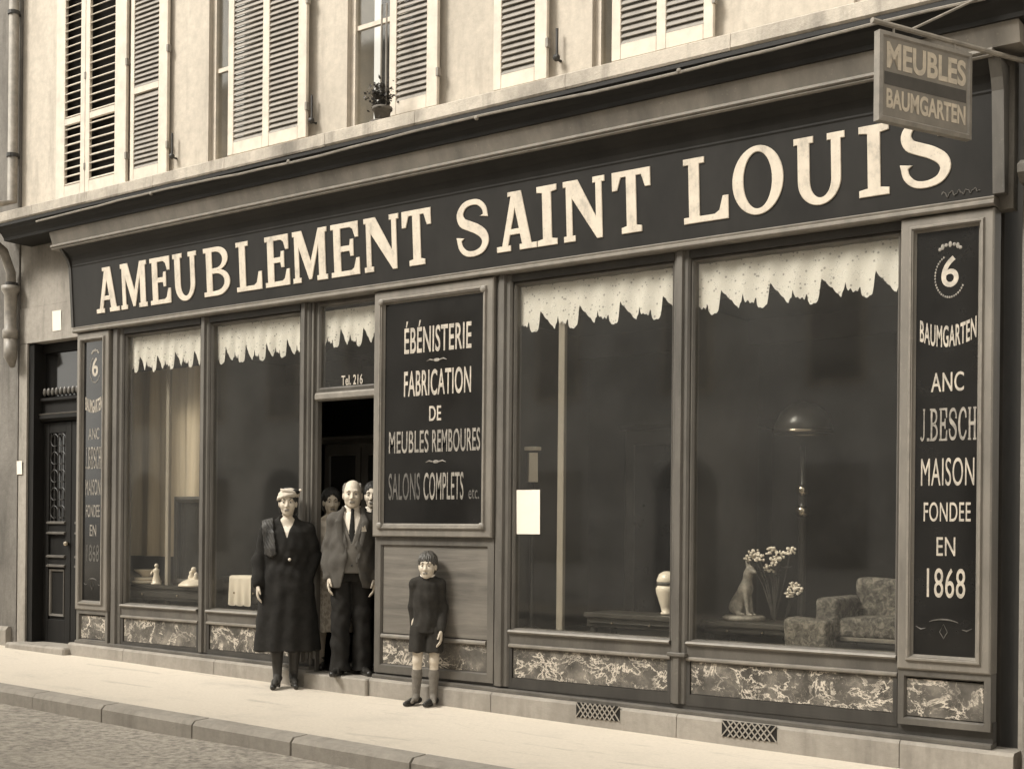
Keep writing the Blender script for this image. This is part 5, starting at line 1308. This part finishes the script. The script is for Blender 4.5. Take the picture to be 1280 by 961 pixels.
def suit(o, s, J, hc, Z, rot, mats, belly=.0, pocket=True, open_=True, hs=1.0, z0=.77):
    jk, vs_, tr = mats; k = s
    fold = lambda co: wrinkle(co, .010, 1.05, .22)
    c = grid_for(s, .42, .62 * k, 1.60 * k, .34, .007)
    c.put(loft([(z * k, 0, y, rx * k + belly * .5 * b_, ry * k + belly * b_) for z, y, rx, ry, b_ in ((z0, 0, .212, .168, .5), (.95, 0, .200, .160, 1), (1.10, 0, .188, .152, 1), (1.25, 0, .190, .150, .4), (1.37, .004, .188, .128, 0), (1.43, .008, .125, .088, 0), (1.475, .014, .088, .078, 0))]), .03)
    for q in (-1, 1):
        j = J[q]; c.put(cap(j['sh'], j['el'], .066 * k, .064 * k), .025); c.put(cap(j['el'], tuple(np.array(j['wr']) + (np.array(j['el']) - j['wr']) * .05), .066 * k, .052 * k), .012)
    traps(c, J, k, .060, .066)
    if open_:
        vcut(c, 1.48 * k, 1.00 * k, .115 * k, -.03, -.005)
        g = np.meshgrid(*c.ax, indexing='ij', sparse=True)
        sl = np.maximum(np.abs(g[0] + .005) - (.045 + .055 * np.clip((1.0 * k - g[2]) / .25, 0, 1)), np.maximum(g[1] + .03, g[2] - 1.12 * k)); c.D = np.maximum(c.D, -sl.astype(np.float32))
    ja = sdf_obj('jacket', c, jk, o, None, fold)
    c = grid_for(s, .25, .86 * k, 1.45 * k, .28, .007)
    c.put(loft([(z * k, 0, 0, rx * k + belly * .5 * b_, ry * k + belly * b_) for z, rx, ry, b_ in ((.90, .185, .142, 1), (1.08, .180, .137, 1), (1.25, .18, .134, .4), (1.37, .17, .108, 0), (1.42, .11, .080, 0))]), .02)
    vcut(c, 1.46 * k, 1.16 * k, .095 * k, -.03, -.005); ve = sdf_obj('waistcoat', c, vs_, o)
    m = MB()
    for z in (.97, 1.04, 1.11, 1.17): m.ball((-.005, -(.142 * k + belly * min(1, max(.3, (1.3 - z) * 3))), z * k), (.009, .005, .009), 8, 5)
    obj_local('button', m, 'leather', ve)
    c = grid_for(s, .22, 1.05 * k, 1.56 * k, .22, .006)
    c.put(loft([(z * k, 0, 0.0, rx * k, ry * k + belly * b_) for z, rx, ry, b_ in ((1.10, .14, .126, .9), (1.25, .14, .122, .4), (1.37, .14, .099, 0), (1.43, .09, .073, 0))]), .02)
    c.put(loft([(1.425 * k, 0, .006, .074 * k, .072 * k), (1.50 * k, 0, .010, .070 * k, .069 * k)]), .012); sh = sdf_obj('shirt', c, 'cloth_white', o)
    c = Sdf((-.08, -.26, 1.05 * k), (.08, .0, 1.53 * k), .005)
    c.put(cap((0, -.078 * k, 1.455 * k), (0, -.088 * k, 1.425 * k), .017, .013, None), .004); c.put(cap((0, -.085 * k, 1.425 * k), (-.003, -.128 * k, 1.26 * k), .015, .030, (np.array((0, 1., 0)), .4)), .006); c.put(cap((-.003, -.128 * k, 1.26 * k), (-.004, -.134 * k - belly * .4, 1.16 * k), .030, .033, (np.array((0, 1., 0)), .4)), .006)
    sdf_obj('tie', c, 'cloth_black', o)
    # lapels lie on the jacket front
    for q in (-1, 1):
        c = Sdf((-.22, -.30, .9 * k), (.22, .10, 1.55 * k), .006)
        c.put(cap((q * .078 * k, -.040 * k, 1.475 * k), (q * .118 * k - .004, -.130 * k, 1.34 * k), .018, .032, (np.array((0, 1., 0)), .35)), .01)
        c.put(cap((q * .118 * k - .004, -.130 * k, 1.34 * k), (q * .062 * k - .004, -.158 * k - belly * .8, 1.03 * k), .032, .012, (np.array((0, 1., 0)), .35)), .01)
        sdf_obj('lapel', c, jk, ja)
    if pocket:
        m = MB(); m.add([(.080, -.163 * k, 1.265 * k), (.125, -.150 * k, 1.27 * k), (.110, -.158 * k, 1.325 * k), (.095, -.166 * k, 1.30 * k), (.085, -.165 * k, 1.315 * k)], [(0, 1, 2, 3, 4)]); m.add([(p[0], p[1] + .012, p[2]) for p in m.v], [(4, 3, 2, 1, 0)])
        obj_local('pocket_square', m, 'cloth_white', o)
    trousers(o, s, J, tr, belly)
def trousers(o, s, J, mat, belly=0.0, bot=.035):
    k = s; c = grid_for(s, .34, 0, 1.06 * k, .30, .007)
    c.put(loft([(.83 * k, 0, 0, .165 * k, .118 * k + belly * .5), (1.02 * k, 0, 0, .160 * k, .120 * k + belly)]), .02)
    for q in (-1, 1):
        a, kn, hp = [np.array(J[q][n_]) for n_ in ('an', 'kn', 'hp')]
        c.put(loft([(bot, a[0], a[1] - .012, .092, .115), (.12, a[0], a[1] - .005, .086, .095), (kn[2], kn[0], kn[1], .086 * k, .094 * k), (hp[2] - .05, hp[0] * 1.0, hp[1], .096 * k, .118 * k), (hp[2] + .06, hp[0], hp[1], .09 * k, .115 * k)]), .03)
    sdf_obj('trousers', c, mat, o, None, lambda co: wrinkle(co, .009, .3, .3))

o, s, J, hc, Z, rot = person('balding man in an open brown suit with white shirt standing in the shop doorway', (-7.970, .07, .158), 44, foot='leather', fz=.25, H=1.735, hs=1.06, full=.004, jaw=1.12, nose=1.05, hair='hair_grey', belly=.05, wide=.93, head_turn=-3,
    pose={'wr1': (.195, -.09, .845), 'el1': (.205, .03, 1.10), 'wr-1': (-.205, -.07, .86), 'el-1': (-.205, .03, 1.10), 'an-1': (-.10, -.03, .085), 'an1': (.10, -.0, .085)})
suit(o, s, J, hc, Z, rot, ('cloth_suit', 'cloth_vest', 'cloth_black'), .045, hs=1.06)
hair_cap(o, hc, 1.06, rot, 'hair_grey', (-.075, .05), 1.03, -.04, bald=True)
for q in (-1, 1): shoe(o, J[q]['an'], 1.06, 'leather', q, 0, False, .285, -16 if q < 0 else 14)

o, s, J, hc, Z, rot = person('dark haired woman in a white blouse and pale printed skirt inside the doorway', (-8.405, .245, .160), 46, H=1.665, female=True, hs=.97, tilt=4, head_turn=6)
c = grid_for(s, .40, .80, 1.5, .3, .007)
c.put(loft([(z * s, 0, 0, rx * s, ry * s) for z, rx, ry in ((.90, .17, .125), (1.08, .148, .112), (1.25, .172, .135), (1.36, .18, .112), (1.42, .12, .08))]), .03)
for q in (-1, 1): c.put(cap(J[q]['sh'], J[q]['el'], .072, .06), .03); c.put(cap(J[q]['el'], tuple(np.array(J[q]['wr']) + (np.array(J[q]['el']) - J[q]['wr']) * .1), .058, .042), .01)
vcut(c, 1.46 * s, 1.33 * s, .06, -.02); sdf_obj('blouse', c, 'cloth_white', o, None, lambda co: .004 * np.sin(co[:, 2] * 60 + co[:, 0] * 40))
c = grid_for(s, .34, .30, 1.0, .3, .008); c.put(loft([(z * s, 0, 0, rx * s, ry * s) for z, rx, ry in ((.36, .235, .19), (.60, .215, .17), (.85, .19, .145), (.96, .165, .122))]), .03)
sdf_obj('skirt', c, 'print', o, None, lambda co: .008 * np.sin(np.arctan2(co[:, 1], co[:, 0]) * 12) * np.clip((.9 - co[:, 2]) * 2, 0, 1))
hair_cap(o, hc, .97, rot, 'hair_dark', (-.075, .068), 1.12, -.07)
for q in (-1, 1): shoe(o, J[q]['an'], .95, 'leather', q, 0, False, .25)

o, s, J, hc, Z, rot = person('dark haired man in a dark suit half hidden behind the right door post', (-8.06, .44, .160), 42, foot='leather', fz=.25, H=1.73, hs=1.02, head_turn=-8)
suit(o, s, J, hc, Z, rot, ('cloth_black', 'cloth_black', 'cloth_black'), .0, False)
hair_cap(o, hc, 1.02, rot, 'hair_dark', (-.075, .066), 1.05, -.04)
for q in (-1, 1): shoe(o, J[q]['an'], 1.04, 'leather', q, 0, False, .28)

# the boy against the grained panel
o, s, J, hc, Z, rot = person('small boy with a dark fringe in dark jumper and shorts by the panel', (-6.885, -.165, .001), 34, foot='sock', fz=.27, wide=.82, H=1.265, hs=.915, jaw=.92, nose=.93, full=.004, head_turn=-6, vox=.0048, hair='hair_dark',
    pose={'wr1': (.172, -.11, .845), 'el1': (.170, .03, 1.10), 'wr-1': (-.145, .06, .86), 'el-1': (-.160, .07, 1.10), 'an-1': (-.115, -.03, .10), 'an1': (.085, -.06, .10)})
c = grid_for(s, .30, .55, 1.12, .24, .006)
c.put(loft([(z * s, 0, 0, rx * s, ry * s) for z, rx, ry in ((.82, .172, .150), (1.05, .156, .136), (1.25, .158, .134), (1.36, .150, .114), (1.42, .12, .085), (1.455, .082, .075))]), .03)
for q in (-1, 1): c.put(cap(J[q]['sh'], J[q]['el'], .047, .046), .02); c.put(cap(J[q]['el'], tuple(np.array(J[q]['wr']) + (np.array(J[q]['el']) - J[q]['wr']) * .06), .048, .036), .01)
traps(c, J, s, .056, .062); sdf_obj('jumper', c, 'cloth_grey', o, None, lambda co: wrinkle(co, .006, .75, .2))
c = grid_for(s, .2, 1.0, 1.15, .2, .005); c.put(loft([(1.445 * s, 0, -.002, .090 * s, .084 * s), (1.475 * s, 0, .002, .082 * s, .078 * s)]), .01); sdf_obj('collar', c, 'cloth_white', o)
c = grid_for(s, .26, .38, .72, .22, .006); c.put(loft([(.80 * s, 0, 0, .158 * s, .118 * s), (.93 * s, 0, 0, .16 * s, .12 * s)]), .02)
for q in (-1, 1):
    hp, kn = np.array(J[q]['hp']), np.array(J[q]['kn']); lo_ = hp + (kn - hp) * .62
    c.put(loft([(.60 * s, lo_[0], lo_[1], .105 * s, .125 * s), (.90 * s, hp[0], hp[1], .10 * s, .125 * s)]), .02)
sdf_obj('shorts', c, 'cloth_grey', o, None, lambda co: .005 * np.sin(co[:, 0] * 70))
for q in (-1, 1):
    an, kn = np.array(J[q]['an']), np.array(J[q]['kn']); md = kn * .6 + an * .4 + np.array((0, .012, 0))
    c = Sdf((an[0] - .12, -.25, .03), (an[0] + .12, .2, .45), .005); c.put(cap(tuple(md * .75 + kn * .25), md, .043, .044), .01); c.put(cap(md, an, .044, .030), .01); c.put(cap(an, an + np.array((0, -.05, -.02)), .03, .027), .01); sdf_obj('sock', c, 'sock', o)
    shoe(o, J[q]['an'], .80, 'leather', q, 0, True, .245, -30 if q < 0 else -22)
hair_cap(o, hc, .915, rot, 'hair_brown', (-.075, .026), 1.10, -.04)
